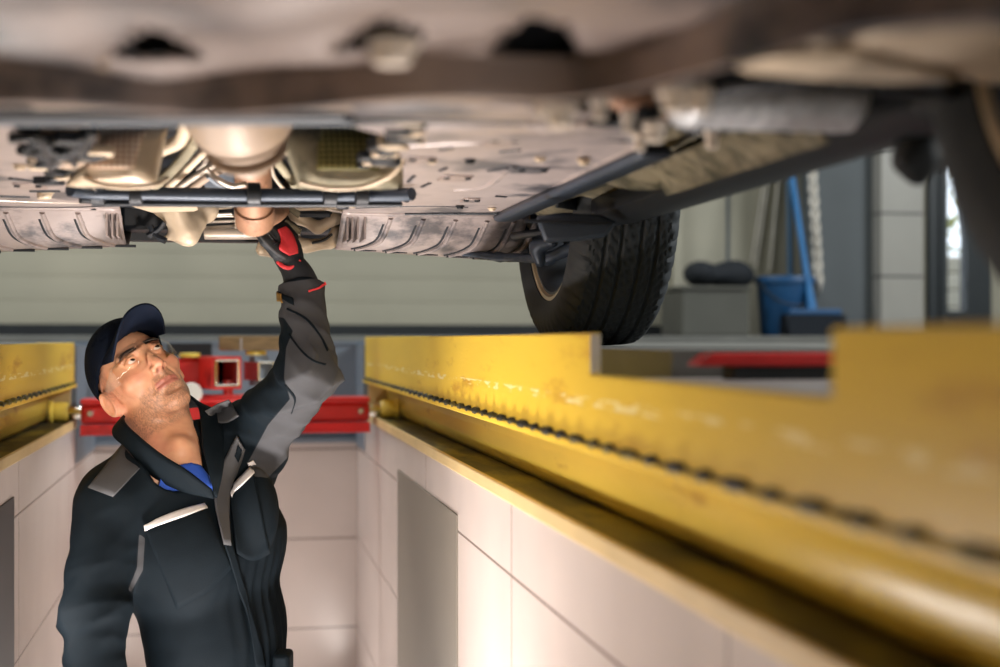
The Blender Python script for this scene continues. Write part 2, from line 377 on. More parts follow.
# ------------------------------------------------------------------ pit jack
YJ = 4.62
def ZJ(py): return (HZ - py) / FPX * (YJ * math.cos(TH) - .0)
t = thing('pit_jack', 'red pit jack spanning the pit behind the man on yellow rollers', 'jack', (0, YJ, -.262))
z0, z1 = -.302, -.188
b = MB()
b.bx(-.455, .455, YJ - .05, YJ + .05, -.268, -.205)
b.build('cross_beam', M_RED, t, smooth=False, bevel=.012, segs=3)
b = MB().bx(-.455, .455, YJ - .062, YJ - .05, z0, -.268).bx(-.455, .455, YJ - .062, YJ + .06, z0, -.294).bx(-.455, .455, YJ - .062, YJ + .06, -.205, z1)
b.build('beam_flange', M_RED, t, smooth=False, bevel=.004)
for sx in (-1, 1):
    sh = MB().tube([(sx * .44, YJ - .01, -.233), (sx * .50, YJ - .01, -.233)], .021, 20).build('axle', M_CHR, t)
    MB().lathe([(.012, -.028), (.027, -.028), (.031, -.022), (.031, .018), (.036, .022), (.036, .03), (.012, .03)], (sx * .522, YJ - .01, -.2295), (sx, 0, 0), 28).build('roller', M_YEL_CH, t)
    MB().lathe([(0, -.008), (.008, -.008), (.012, 0)], (sx * .425, YJ - .051, -.233), (0, 1, 0), 16).build('bolt', M_CHR, t)
# sliding cradle: red square tube seen end-on, chrome tube beside it, legs below
cx0, cx1 = XA(178, YJ), XA(250, YJ)
cz0, cz1 = ZJ(388), ZJ(357)
Rz = Matrix.Rotation(R(-28), 3, 'Z'); AX = np.array([list(Rz @ Vector(v)) for v in ((1, 0, 0), (0, 1, 0), (0, 0, 1))])
def sqtube(c, half, L, A, wall):
    "open square tube along A[0]"
    b = MB(); c = np.asarray(c)
    for s in (-1, 1):
        b.box(c + s * (half - wall / 2) * A[1], (L, wall / 2, half), A); b.box(c + s * (half - wall / 2) * A[2], (L, half, wall / 2), A)
    return b
a = R(-62); A1 = np.array([[math.cos(a), math.sin(a), 0], [-math.sin(a), math.cos(a), 0], [0, 0, 1]])
c1 = np.array([XA(212, YJ), YJ + .02, (cz0 + cz1) / 2])
sqtube(c1, .052, .10, A1, .008).build('cradle_arm', M_RED, t, smooth=False, bevel=.002)
sqtube(c1 + A1[0] * .035, .042, .07, A1, .005).build('inner_tube', M_CHR, t, smooth=False, bevel=.002)
MB().box(c1 - A1[0] * .05, (.004, .036, .036), A1).build('inner_stop', M_RUB, t, smooth=False)
MB().bx(c1[0] - .16, c1[0] + .02, YJ - .01, YJ + .05, (cz0 + cz1) / 2 - .04, (cz0 + cz1) / 2 + .045).build('cradle_block', M_RED, t, smooth=False, bevel=.01)
c2 = np.array([XA(259, YJ), YJ, ZJ(371)])
sqtube(c2, .030, .05, A1, .005).build('side_tube', M_CHR, t, smooth=False, bevel=.002)
MB().box(c2, (.02, .025, .048), A1).build('side_bracket', M_STEELB, t, smooth=False)
for x in (XA(185, YJ), XA(228, YJ), XA(265, YJ)):
    MB().tube([(x, YJ, -.19), (x, YJ, ZJ(380))], .016, 14).build('post', M_RED, t)
MB().bx(XA(170, YJ), XA(275, YJ), YJ - .04, YJ + .04, -.188, -.178).build('slide_plate', M_RED, t, smooth=False, bevel=.003)
MB().lathe([(0, -.03), (.03, -.03), (.034, -.024), (.034, .026), (.028, .034), (0, .034)], W(190, 395, 4.45), (.25, -.9, .3), 24).build('hydraulic_cap', M_WHITE, t)
M_WOOD = mat('worn_wood', (128, 104, 70), .6, 0, .3, 18, .3, 50, stretch=(1, 5, 5))
MB().lathe([(.02, 0), (.034, 0), (.034, .012), (.02, .014)], (XA(256, YJ), YJ, ZJ(355)), (0, 0, 1), 20).build('saddle', M_YEL_CH, t)
MB().lathe([(.02, 0), (.034, 0), (.034, .012), (.02, .014)], (XA(190, YJ), YJ, ZJ(357)), (0, 0, 1), 20).build('saddle', M_YEL_CH, t)
wd = MB().bx(XA(219, YJ), XA(286, YJ), YJ - .045, YJ + .045, ZJ(350.5), ZJ(336)).build('wooden_block', M_WOOD, smooth=False, bevel=.004)
tag(wd, 'worn brown wooden block on top of the red jack', 'block')
MB().bx(XA(240, YJ), XA(242, YJ), YJ - .0465, YJ - .045, ZJ(351), ZJ(338)).build('metal_strap', M_STEEL, wd, smooth=False)
db = MB().bx(XA(168, YJ + .3), XA(212, YJ + .3), YJ + .26, YJ + .34, ZJ(357), ZJ(343)).bx(XA(180, YJ + .3), XA(186, YJ + .3), YJ + .28, YJ + .32, -.18, ZJ(357)).build('valve_block', M_RUB, t, smooth=False, bevel=.004)

# ------------------------------------------------------------------ things at the far wall
YO = 6.85; ZT = .018
M_BOX = mat('grey_crate', (84, 84, 78), .7, 0, .08, 5)
M_BAG = mat('black_cloth', (20, 26, 34), .8, 0, .2, 10, .3, 40)
M_BLUE = mat('blue_plastic', (24, 76, 122), .45, 0, .08, 5)
M_BLUEH = mat('blue_handle', (30, 108, 168), .4, 0, .06, 5)
M_BRIS = mat('dark_bristles', (16, 24, 34), .9, 0, .3, 60, .5, 200, stretch=(6, 6, .5))
x0, x1 = XA(681, YO), XA(757, YO)
zt = PY(700, 286, YO)[2]
t = thing('storage_crate', 'grey storage crate standing by the far wall under a black bag', 'crate', ((x0 + x1) / 2, YO, ZT))
MB().bx(x0, x1 - .05, YO - .02, YO + .34, ZT, zt - .025).build('crate_body', M_BOX, t, smooth=False, bevel=.01)
MB().bx(x1 - .05, x1 + .0, YO + .1, YO + .34, ZT, zt - .01).build('side_pocket', M_WALL, t, smooth=False, bevel=.01)
MB().bx(x0 - .01, x1 - .04, YO - .03, YO + .35, zt - .02, zt).build('lid', M_BOX, t, smooth=False, bevel=.006)
# bag: two soft lobes
bx0, bx1 = W(688, 275, 7.2), W(751, 273, 7.2)
c0 = np.array([XA(698, YO + .1), YO + .1, zt]); c1_ = np.array([XA(733, YO + .1), YO + .1, zt])
xs = np.arange(c0[0] - .12, c1_[0] + .16, .012); ys = np.arange(YO - .08, YO + .3, .012); zs = np.arange(zt - .02, zt + .2, .012)
G = mesh_grid(xs, ys, zs)
F = el(G, c0 + [.01, 0, .066], (.085, .11, .068)); F = smin(F, el(G, c1_ + [0, 0, .064], (.105, .12, .078)), .03); F = smin(F, el(G, c1_ + [-.03, 0, .06], (.14, .11, .066)), .03)
F = F - .006 * folds(G, 60, 5, 5); F = np.maximum(F, (zt + .003) - G[..., 2])
V, Q = surface_net(F, xs, ys, zs); bag = np_mesh('cloth_bag', V, Q, M_BAG, None, 1); tag(bag, 'black bundled cloth bag lying on the grey crate', 'bag')
# bucket
t = thing('bucket', 'blue plastic bucket standing at the far wall between crate and broom', 'bucket', (XA(786, YO), YO + .05, ZT))
bc = np.array([XA(787, YO + .05), YO + .08, ZT]); hb = PY(787, 277, YO)[2] - ZT
MB().lathe([(0, 0), (.118, 0), (.124, .006), (.150, hb), (.146, hb), (.118, .012), (0, .012)], bc, (0, 0, 1), 36).build('bucket_body', M_BLUE, t)
MB().lathe([(.148, hb - .03), (.158, hb - .03), (.160, hb - .004), (.156, hb + .004), (.146, hb + .004)], bc, (0, 0, 1), 36, closed=True).build('rim', M_BLUE, t)
hp = [bc + [.155 * math.cos(q), -.05 - .12 * math.sin(q) * 1.0, hb - .02 - .13 * math.sin(q)] for q in np.linspace(0, math.pi, 16)]
MB().tube(hp, .005, 8).build('carry_handle', M_DARKF, t)
# push broom
t = thing('push_broom', 'blue push broom with dark bristles leaning in the corner behind the rail', 'broom', (XA(812, YO), YO - .1, ZT))
hx0, hx1 = XA(783, YO - .1), XA(843, YO - .1); zb = PY(800, 315, YO - .1)[2]; zb2 = PY(800, 309, YO - .1)[2]
rows = []
for i in range(14):
    u = i / 13; rows.append([(hx0 + (hx1 - hx0) * u + .003 * math.sin(i * 2.1), YO - .1 + dy, z) for dy, z in ((-.05, ZT + .002), (-.03, zb), (.03, zb), (.05, ZT + .002))])
MB().grid(rows, True).build('bristles', M_BRIS, t, solid=.004)
MB().bx(hx0 + .02, hx1 - .02, YO - .135, YO - .065, zb, zb2).build('brush_block', M_BLUE, t, smooth=False, bevel=.008)
hA = np.array([XA(812, YO - .1), YO - .1, zb2]); hB = PY(800, 160, YO + .45); hB = hA + (hB - hA) * 1.5
hB = hA + np.array([-.035, .42, 1.35])
MB().tube([hA - [0, 0, .005], hA + (hB - hA) * .08], [.026, .019], 16).build('socket', M_BLUEH, t)
MB().tube([hA + (hB - hA) * .05, hB], .016, 14).build('handle', M_BLUEH, t)
# mop
t = thing('mop', 'blue mop handle leaning behind the bucket at the far wall', 'mop', (XA(790, YO), YO + .3, ZT))
mA = np.array([XA(791, YO + .3), YO + .3, ZT + .1]); mB = np.array([XA(786, YB), YB - .03, 1.45])
MB().tube([mA, mB], .017, 14).build('handle', mat('dull_blue', (58, 96, 128), .5), t)
MB().lathe([(.02, .1), (.035, .06), (.05, .0), (0, 0)], mA - [0, 0, .08], (0, 0, 1), 18).build('mop_clamp', M_BLUE, t)
st = MB()
for i in range(26):
    q = i / 26 * 2 * math.pi; rr = .03 + .05 * (i % 3) / 2
    st.tube([mA + [.03 * math.cos(q), .03 * math.sin(q), -.05], mA + [rr * math.cos(q), rr * math.sin(q), -.098]], .007, 6)
so = st.build('mop_strands', M_WHITE, t); so['kind'] = 'stuff'
# dark post and white plastic chain
t = thing('plastic_chain', 'white plastic chain hanging from the wall hook beside the broom', 'chain', (XA(816, 6.93), 6.93, .5))
c_top = PY(811, 150, 6.93); c_bot = PY(819, 285, 6.93)
n = 22
for i in range(n):
    c = c_top + (c_bot - c_top) * (i / (n - 1)); q = R(90) * (i % 2)
    pts = [c + np.array([math.cos(q), math.sin(q), 0]) * .020 * math.cos(a) + np.array([0, 0, .034 * math.sin(a)]) for a in np.linspace(0, 2 * math.pi, 13)]
    MB().tube(pts, .0085, 6, cap=False).build('chain_link', M_WHITE, t)
MB().tube([c_top + [0, .06, .03], c_top + [0, 0, .03], c_top + [0, -.02, .06]], .006, 8).build('hook', M_STEEL, t)
# light tape lines / hanging cords on plaster wall
t = thing('hanging_cord', 'pair of pale cords hanging on the far wall above the bucket', 'cord', PY(765, 200, YB - .01))
for a_, b_, c_ in (((772, 150), (764, 210), (756, 268)), ((781, 150), (775, 215), (770, 270)), ((768, 150), (760, 210), (752, 262))):
    MB().tube(cr([PY(*a_, YB - .015), PY(*b_, YB - .015), PY(*c_, YB - .015)], 5), .006, 8).build('strand', M_WHITE, t)
MB().box(PY(774, 148, YB - .02), (.07, .02, .012)).build('peg_rail', M_DARKF, t, smooth=False)
# outside, seen through the narrow pane
M_PAV = mat('pale_block', (232, 226, 216), .8, 0, .1, 6); M_LEAF = mat('yellow_green_leaf', (170, 172, 40), .6, 0, .3, 12)
struct(MB().bx(X0, X1 + 4, YB + .2, YB + 8, -.4, -.02).build('ground', M_CONC, smooth=False))
for i in range(5):
    zc = -.02 + .059 + i * .118; cx = XA(955, YB + 1.5)
    o = MB().bx(cx - .3, cx + .3, YB + 1.35, YB + 1.75, zc - .059, zc + .053).build('stone_block', M_PAV, smooth=False, bevel=.015)
    tag(o, ('lowest', 'second lowest', 'middle', 'second highest', 'topmost')[i] + ' pale stone block stacked outside the narrow glass pane', 'block', 'blocks stacked outdoors')
xs = np.arange(cx - .5, cx + .5, .0)if False else None
t = thing('shrub', 'yellow green shrub outdoors behind the stacked stone blocks', 'shrub', (cx, YB + 2.3, -.02))
MB().tube([(cx, YB + 2.3, -.02), (cx + .03, YB + 2.3, .7), (cx, YB + 2.3, 1.6)], [.03, .02, .01], 8).build('stem', M_WOOD, t)
lf = MB()
for i in range(700):
    c = np.array([cx + rnd.gauss(0, .3), YB + 2.3 + rnd.gauss(0, .18), rnd.uniform(.3, 2.1)]); u = np.array([rnd.gauss(0, 1) for _ in range(3)]); u /= np.linalg.norm(u); v = np.cross(u, [.3, .5, .8]); v /= np.linalg.norm(v)
    lf.add([c - u * .06, c + v * .025, c + u * .06, c - v * .025], [(0, 1, 2, 3)])
lo = lf.build('foliage', M_LEAF, t, smooth=False); lo['kind'] = 'stuff'
# ------------------------------------------------------------------ the car over the pit (seen from below)
M_UND = mat('undertray_plastic', (148, 133, 127), .42, .15, .2, 3, .15, 30, dirt=(62, 64, 70), dirt_amt=.32, dscale=3.5)
M_UNDD = mat('dark_underbody', (70, 74, 80), .5, .1, .15, 6, .2, 40)
M_FLOORP = mat('floor_panel_coat', (158, 146, 143), .36, .15, .2, 6, .25, 30, dirt=(84, 82, 86), dirt_amt=.32, dscale=6)
M_BLK = mat('black_parts', (22, 28, 36), .5, .1, .2, 8)
M_CREAM = mat('cast_alloy', (206, 188, 164), .45, .2, .15, 10, .25, 50)
M_TAN = mat('tan_housing', (172, 152, 134), .5, .1, .12, 8, .15, 40)
M_RUST = mat('rusty_pipe', (150, 112, 88), .6, .3, .25, 14, .3, 60, dirt=(92, 60, 42), dirt_amt=.2, dscale=14)
M_ALU = mat('bright_tube', (226, 214, 200), .3, .5, .08, 10)
M_SILV = mat('muffler_steel', (196, 198, 202), .42, .3, .2, 12, .1, 20, stretch=(6, 6, .3))
M_ROD = mat('dark_blue_steel', (56, 66, 80), .45, .2, .1, 8)
M_KHAKI = mat('insulation_felt', (150, 142, 120), .85, 0, .3, 9, .8, 30, dirt=(84, 82, 66), dirt_amt=.4, dscale=8)
M_TYRE = mat('tyre_rubber', (40, 44, 48), .75, 0, .12, 20)
M_RIM = mat('alloy_rim', (205, 182, 150), .35, .6, .08, 8)
M_BODY = mat('car_paint', (60, 66, 74), .3, .3, .05, 3, coat=.5)
def mesh_shield(name, rgb, hole):
    m = mat(name, rgb, .5, .2, .1, 8); n, l, b = nodes(m); src = b.inputs['Base Color'].links[0].from_socket
    tc = n.new('ShaderNodeTexCoord'); s = n.new('ShaderNodeSeparateXYZ'); l.new(tc.outputs['Object'], s.inputs[0])
    def f(v):
        q = math_node(m, 'FRACT', math_node(m, 'DIVIDE', v, .0085)); return math_node(m, 'LESS_THAN', math_node(m, 'ABSOLUTE', math_node(m, 'SUBTRACT', q, .5)), .26)
    k = math_node(m, 'MULTIPLY', f(s.outputs[0]), f(s.outputs[2]))
    mx = n.new('ShaderNodeMix'); mx.data_type = 'RGBA'; l.new(k, mx.inputs[0]); l.new(src, mx.inputs[6]); mx.inputs[7].default_value = (*lin(hole), 1); l.new(mx.outputs[2], b.inputs['Base Color'])
    bp = n.new('ShaderNodeBump'); bp.invert = True; bp.inputs['Distance'].default_value = .002; l.new(k, bp.inputs['Height']); l.new(bp.outputs[0], b.inputs['Normal'])
    return m
M_MESHC = mesh_shield('cream_mesh', (216, 188, 164), (250, 236, 220))
M_MESHG = mesh_shield('olive_mesh', (112, 106, 60), (178, 168, 104))

CAR = thing('car', 'car standing over the pit, seen from below with its dusty underbody above the man', 'car', (0.0, 1.9, ZF))
YW0, YW1, RW = .95, 2.86, .33
# floor pan that closes everything above
fp = MB().bx(-.80, .80, -.35, 3.6, .37, .39).bx(-.64, .64, 3.35, 3.4, .23, .38)
fp.build('floor_pan', M_BLK, CAR, smooth=False)

# --- near undertray: sculpted plastic with a rolled edge
pxs = np.arange(-420, 1101, 12.0)
up = interp([(-420, 60), (0, 58), (60, 58), (110, 64), (200, 74), (300, 66), (400, 54), (450, 50), (550, 58), (620, 52), (680, 34), (720, 14), (760, 2), (860, -20), (1100, -60)], pxs)
lo = interp([(-420, 94), (0, 93), (150, 94), (300, 96), (400, 92), (450, 90), (550, 86), (640, 80), (720, 66), (790, 46), (840, 24), (880, 8), (940, 2), (1000, 14), (1100, 30)], pxs)
k = np.ones(9) / 9
up = np.convolve(np.pad(up, 4, 'edge'), k, 'valid'); lo = np.convolve(np.pad(lo, 4, 'edge'), k, 'valid')
Z1, Z2 = .242, .206
rows = []
E1 = np.array([PZ(x, y, Z1) for x, y in zip(pxs, up)]); E2 = np.array([PZ(x, y, Z2) for x, y in zip(pxs, lo)])
E2[:, 1] = np.maximum(E2[:, 1], E1[:, 1] + .006)
ny = 60
for i in range(ny):                                        # flat part
    t = i / (ny - 1); r = []
    for a in E1:
        y = -.3 + (a[1] - .012 + .3) * (1 - (1 - t) ** 1.6); x = a[0] * (y / a[1]) if False else a[0]
        z = Z1 + .006 * math.sin(9 * x + 4 * y) + .004 * math.sin(23 * x - 14 * y) + .003 * math.sin(40 * y + 5 * math.sin(8 * x))
        e = max(0, 1 - t); z -= 0 * e
        r.append([x, y, z])
    rows.append(r)
for t in np.linspace(0, 1, 9):                             # rolled step down
    s = .5 - .5 * math.cos(math.pi * t); rows.append([[a[0] * (1 - t) + c[0] * t, a[1] * (1 - t) + c[1] * t, a[2] * (1 - s) + c[2] * s] for a, c in zip(E1, E2)])
rows.append([[c[0], c[1] + .03, Z2 + .002] for c in E2]); rows.append([[c[0], c[1] + .045, Z2 + .03] for c in E2]); rows.append([[c[0], c[1] + .045, .30] for c in E2])
mb = MB().grid(rows)
# access openings: faces inside are left out, a dark cup stands above each
holes = [((102, 58), (120, 42), (150, 26), (170, 33), (192, 47), (204, 58)), ((334, 50), (350, 32), (374, 18), (406, 19), (426, 36), (420, 52)), ((492, 53), (502, 32), (534, 14), (566, 22), (582, 42), (584, 57))]
def inside(p, poly):
    c = False; n = len(poly)
    for i in range(n):
        x1, y1 = poly[i]; x2, y2 = poly[(i + 1) % n]
        if (y1 > p[1]) != (y2 > p[1]) and p[0] < (x2 - x1) * (p[1] - y1) / (y2 - y1) + x1: c = not c
    return c
V = np.array(mb.v); PV = proj(np.where(V[:, 1:2] < .3, [[0, .3, 1]], V))
keep = []
for f in mb.f:
    c = PV[list(f)].mean(0)
    if V[list(f)][:, 1].mean() > .8 and any(inside(c, h) for h in holes): continue
    keep.append(f)
mb.f = keep
mb.build('undertray', M_UND, CAR, solid=.004, angle=60)
for h in holes:
    pts = [PZ(x, y, Z1) for x, y in h]; c = sum(pts) / len(pts)
    rim = [c + (p - c) * 1.12 + [0, 0, .004] for p in pts]; n = len(rim); cup = MB()
    cup.grid([[tuple(p) for p in rim], [tuple(p + [0, 0, .04]) for p in rim], [tuple(c + (p - c) * .9 + [0, 0, .06]) for p in rim]], True)
    cup.add([c + (p - c) * .9 + [0, 0, .06] for p in rim], [tuple(range(n))]); cup.build('access_recess', M_BLK, CAR)
M_BOLT = mat('highlight_bolt', (242, 230, 216), .35, .1, .05, 10)  # near-white base colour carries the bolts' reflected highlights
def bolt(px, py, z, r, m=M_CREAM, name='bolt', h=.012):
    p = PZ(px, py, z); return MB().lathe([(0, -h), (r * .6, -h), (r * .75, -h * .7), (r * .75, -h * .35), (r, -h * .3), (r, 0), (0, .004)], p, (0, 0, 1), 14).build(name, m, CAR)
bolt(392, 40, .244, .024, M_BOLT, h=.02)
bolt(818, 29, .225, .012); bolt(103, 54, Z1, .006)
# --- pieces at the right of the undertray: two light trays separated by a dark rib
def plate(pts, z, m, name, thick=.006, dz=None, parent=CAR, inset=.012, solid=True):
    "panel with a chamfered rim; outline given on a height"
    P = [PZ(x, y, z if dz is None else z + dz[i]) for i, (x, y) in enumerate(pts)]; c = sum(P) / len(P)
    top = [c + (p - c) * 1.0 + [0, 0, thick] for p in P]; bot = [c + (p - c) * (1 - inset / max(.03, np.linalg.norm(p - c))) for p in P]
    n = len(P); b = MB(); b.grid([[tuple(p) for p in top], [tuple(p) for p in P], [tuple(p - [0, 0, .004]) for p in bot]], True); b.add([p - [0, 0, .004] for p in bot], [tuple(range(n))]); b.add(top, [tuple(range(n))])
    return b.build(name, m, parent, smooth=True, angle=50)
plate([(842, 44), (880, 30), (960, 20), (1060, 18), (1060, 84), (985, 80), (920, 66), (850, 50)], .232, M_CREAM, 'arch_liner_tray', .02)
plate([(735, 68), (770, 58), (850, 55), (900, 66), (960, 78), (900, 80), (800, 77)], .222, M_CREAM, 'liner_lip', .012)
MB().tube(cr([PZ(700, 92, .225), PZ(780, 80, .225), PZ(880, 82, .228), PZ(960, 92, .235), PZ(1050, 120, .245)], 6), .010, 10).build('liner_beading', M_BLK, CAR)
# --- lateral strips behind the undertray
def bar(pts, r, m, name='crossmember', flat=1.0, n=12, parent=CAR): return MB().tube(cr(pts, 8), r, n, True, flat).build(name, m, parent)
def strip(y0, y1, x0, x1, z0, z1, m, name, bev=.004, parent=CAR): return MB().bx(x0, x1, y0, y1, z0, z1).build(name, m, parent, smooth=True, bevel=bev)
plate([(30, 96), (120, 95), (190, 98), (200, 106), (100, 108), (26, 106)], .240, M_TAN, 'tray_edge', .01)
plate([(262, 98), (300, 90), (420, 93), (500, 101), (480, 109), (350, 109), (258, 107)], .240, M_TAN, 'tray_edge', .01)
plate([(205, 104), (228, 102), (248, 104), (246, 110), (208, 110)], .240, M_RUST, 'drain_plug', .01)
# beam just behind: dark rounded front with pale lower lip
bar([PZ(-200, 114, .246), PZ(100, 114, .246), PZ(345, 113, .246)], .0105, M_UNDD, 'front_crossmember', .8)
bar([PZ(-200, 122, .243), PZ(60, 122, .243), PZ(200, 121.5, .243), PZ(352, 121, .243)], .0065, M_STEELB, 'crossmember_lip', .7)
# right of it: layered pale panels with a dark gap
plate([(345, 104), (420, 100), (500, 104), (560, 108), (600, 116), (560, 121), (440, 118), (350, 116)], .238, M_FLOORP, 'splash_shield', .006)
plate([(352, 126), (420, 122), (520, 123), (610, 128), (640, 137), (600, 142), (470, 138), (390, 136)], .262, M_FLOORP, 'splash_shield', .006)
plate([(525, 126), (600, 124), (650, 130), (640, 138), (560, 138)], .250, M_FLOORP, 'mounting_pad', .01)
for (x, y, z, r) in ((560, 105, .232, .017), (544, 92, .228, .012), (655, 122, .240, .014), (640, 132, .246, .010), (712, 130, .246, .010), (676, 88, .226, .018), (700, 88, .226, .014), (600, 98, .24, .010), (628, 112, .24, .008)):
    bolt(x, y, z, r, M_BOLT, h=.022)
for (x0, x1, y, z) in ((590, 636, 120, .254), (640, 660, 112, .25), (684, 700, 106, .246), (700, 732, 92, .24), (610, 640, 135, .26), (684, 704, 128, .25)):
    bar([PZ(x0, y, z), PZ((x0 + x1) / 2, y + 1.5, z), PZ(x1, y, z)], .010, M_BLK, 'rubber_mount', .8)
# --- central tunnel
XT0, XT1 = -.215, .225
zf = .266
def panel_xy(pts, z, m, name, th=.006, bev=.003): return MB().prism([(x, y, z) for x, y in pts], (0, 0, th)).build(name, m, CAR, smooth=True, bevel=bev, angle=30)
panel_xy([(XT1, 1.74), (.56, 1.74), (.60, 2.94), (XT1 + .01, 2.94)], zf, M_FLOORP, 'floor_panel')
panel_xy([(-.62, 1.60), (XT0 - .05, 1.60), (XT0 - .05, 2.2), (XT0 + .0, 2.45), (XT0, 2.94), (-.62, 2.94)], zf, M_FLOORP, 'floor_panel')
strip(1.85, 2.925, .552, .604, .250, .268, M_ROD, 'shadow_band_bar', .010)  # dark bar laid along the shadow band, shade put in as colour
bar([PZ(345, 121, .252), PZ(430, 119, .252), PZ(522, 121, .252)], .008, M_BLK, 'panel_gap_seal', .7)
bar([PZ(-150, 108, .243), PZ(80, 109, .243), PZ(250, 109, .243), PZ(345, 108, .243)], .006, M_BLK, 'panel_gap_seal', .7)
bar([PZ(405, 214, .264), PZ(520, 213.5, .264), PZ(545, 214, .264)], .004, M_BLK, 'panel_gap_seal', .7)
for x, y, l_, w_ in ((455, 178, .035, .05), (420, 160, .03, .04), (530, 170, .03, .05), (500, 142, .05, .04), (400, 200, .02, .03), (30, 186, .04, .05), (60, 172, .03, .05), (470, 200, .03, .03)):
    p = PZ(x, y, zf - .001); MB().box(p, (w_ / 2, l_, .0022)).build('panel_cover', M_UND, CAR, bevel=.0018)
    for q in (-.35, .35): MB().lathe([(0, -.005), (.005, -.004), (.006, 0)], p + [w_ * q, -l_ * .7, -.0015], (0, 0, 1), 10).build('panel_rivet', M_BLK, CAR)
# embossed slots, ribs and bolts of the right floor panel
def rib(pts, z, m=M_FLOORP, w=.007, name='panel_rib', parent=CAR): return MB().tube(cr([PZ(x, y, z) for x, y in pts], 4), w, 8, True, .5).build(name, m, parent)
rib([(455, 190), (485, 187), (505, 172), (515, 166)], zf); rib([(356, 208), (420, 206), (468, 207)], zf, M_BLK, .003, 'panel_seam')
for a in (((488, 171), (508, 168)), ((408, 182), (414, 176)), ((422, 187), (430, 183)), ((440, 171), (446, 168)), ((496, 196), (506, 197)), ((384, 188), (396, 187)), ((440, 150), (452, 148)), ((500, 152), (520, 150))):
    rib(a, zf - .001, M_BLK, .0035, 'panel_slot')
for x, y in ((407, 189), (392, 172), (470, 160), (432, 160), (540, 158), (583, 159), (460, 206), (492, 208), (398, 204), (352, 205), (420, 140), (480, 134)):
    bolt(x, y, zf - .001, .009, M_CREAM if (x * 7 + y) % 3 else M_BLK, 'panel_bolt', .006)
rib([(410, 130), (480, 128), (560, 131)], zf, M_BLK, .005, 'panel_seam'); rib([(395, 146), (470, 143), (500, 144)], zf, M_FLOORP, .006); rib([(520, 213), (560, 185), (640, 146)], zf, M_FLOORP, .010)
# far trays: the panel turns down and ends in a lip
def tray(x0, x1, ribs, name):
    ys = [2.94, 2.955, 2.985, 3.05, 3.11, 3.14, 3.20, 3.30]; lw = [0, .1, .3, .7, 1, 1, 1, .6]; zs = [.268, .262, .250, .224, .206, .203, .210, .250]
    xs = np.linspace(x0, x1, 24); rows = [[(x, y + .05 * abs(x) ** 2, z - .055 * w * (abs(x) - .24)) for x in xs] for y, z, w in zip(ys, zs, lw)]
    o = MB().grid(rows).build(name, M_FLOORP, CAR, solid=.004, angle=50)
    for x in ribs:
        # raised L-shaped ribs
        sgn = 1 if x > 0 else -1
        pts = [(x + .030 * sgn, 2.958, .2605), (x + .028 * sgn, 2.985, .2500), (x + .020 * sgn, 3.05, .2235), (x - .004 * sgn, 3.09, .2110), (x - .03 * sgn, 3.112, .2045)]; lwp = (.12, .3, .7, .9, 1)
        MB().tube(cr([(a, b + .05 * a * a, c - .055 * q * (abs(a) - .24) - .001) for (a, b, c), q in zip(pts, lwp)], 4), .006, 8, True, 1).build('tray_rib', M_FLOORP, o)
        MB().tube(cr([(a - .011, b + .05 * a * a, c - .055 * q * (abs(a) - .24)) for (a, b, c), q in zip(pts[1:], lwp[1:])], 4), .0032, 8, True, 1).build('rib_shade_line', M_BLK, o)  # black line beside each rib stands in for its shaded side
        MB().tube([(x - .03 * sgn - .005, 3.116 + .05 * x * x, .2035 - .055 * (abs(x) - .24)), (x - .03 * sgn + .045, 3.116 + .05 * x * x, .2035 - .055 * (abs(x) - .24))], .003, 6).build('rib_foot_shade', M_BLK, o)  # black bar at the rib's foot, shade put in as colour
    return o
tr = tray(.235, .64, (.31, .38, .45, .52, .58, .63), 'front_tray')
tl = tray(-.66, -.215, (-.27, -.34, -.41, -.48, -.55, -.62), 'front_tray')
for xx in (.248, .258, .27, .285): MB().bx(xx - .002, xx + .002, 2.96, 3.08, .212, .262).build('tray_fin', M_FLOORP, tr, smooth=False)
for xx in (-.222, -.232, -.243): MB().bx(xx - .002, xx + .002, 2.96, 3.08, .212, .262).build('tray_fin', M_FLOORP, tl, smooth=False)
# left floor panel clutter
for a in (((0, 196), (30, 197)), ((30, 191), (60, 191)), ((66, 210), (96, 209)), ((10, 178), (40, 182))): rib(a, zf - .001, M_BLK, .005, 'panel_slot')
rib([(-40, 206), (60, 207), (140, 205)], zf, M_BLK, .003, 'panel_seam'); rib([(-40, 199), (60, 203), (110, 202)], zf, M_ALU, .003, 'panel_seam')
for x, y in ((48, 192), (35, 158), (60, 175), (20, 165), (118, 200), (100, 194)): bolt(x, y, zf - .001, .011, M_CREAM, 'panel_bolt', .008)
# --- gearbox cone and exhaust
gA, gB = W(240, 112, 1.90), W(251, 168, 1.97)
gax = (gB - gA); gl_ = np.linalg.norm(gax)
MB().lathe([(.02, -.06), (.085, -.05), (.078, .0), (.070, gl_ * .20), (.060, gl_ * .42), (.042, gl_ * .62), (.034, gl_ * .80), (.028, gl_ * .97), (.02, gl_)], gA, gax, 40).build('gearbox_tail', M_TAN, CAR)
for q in (.32, .64): MB().lathe([(.074 - .03 * q, -.004), (.080 - .036 * q, 0), (.074 - .03 * q, .004)], gA + gax * q, gax, 40).build('gearbox_rib', M_TAN, CAR)
pp = [W(253, 140, 2.45), W(253, 172, 2.5), W(254, 200, 2.55), W(255, 217, 2.58)]
MB().tube(cr(pp, 8), .033, 24).build('exhaust_pipe', M_RUST, CAR)
MB().lathe([(.0, 0), (.030, .002), (.036, .010), (.037, .05), (.0355, .05)], W(255, 226, 2.60), W(254, 200, 2.55) - W(255, 226, 2.60), 24).build('exhaust_joint', M_RUST, CAR)
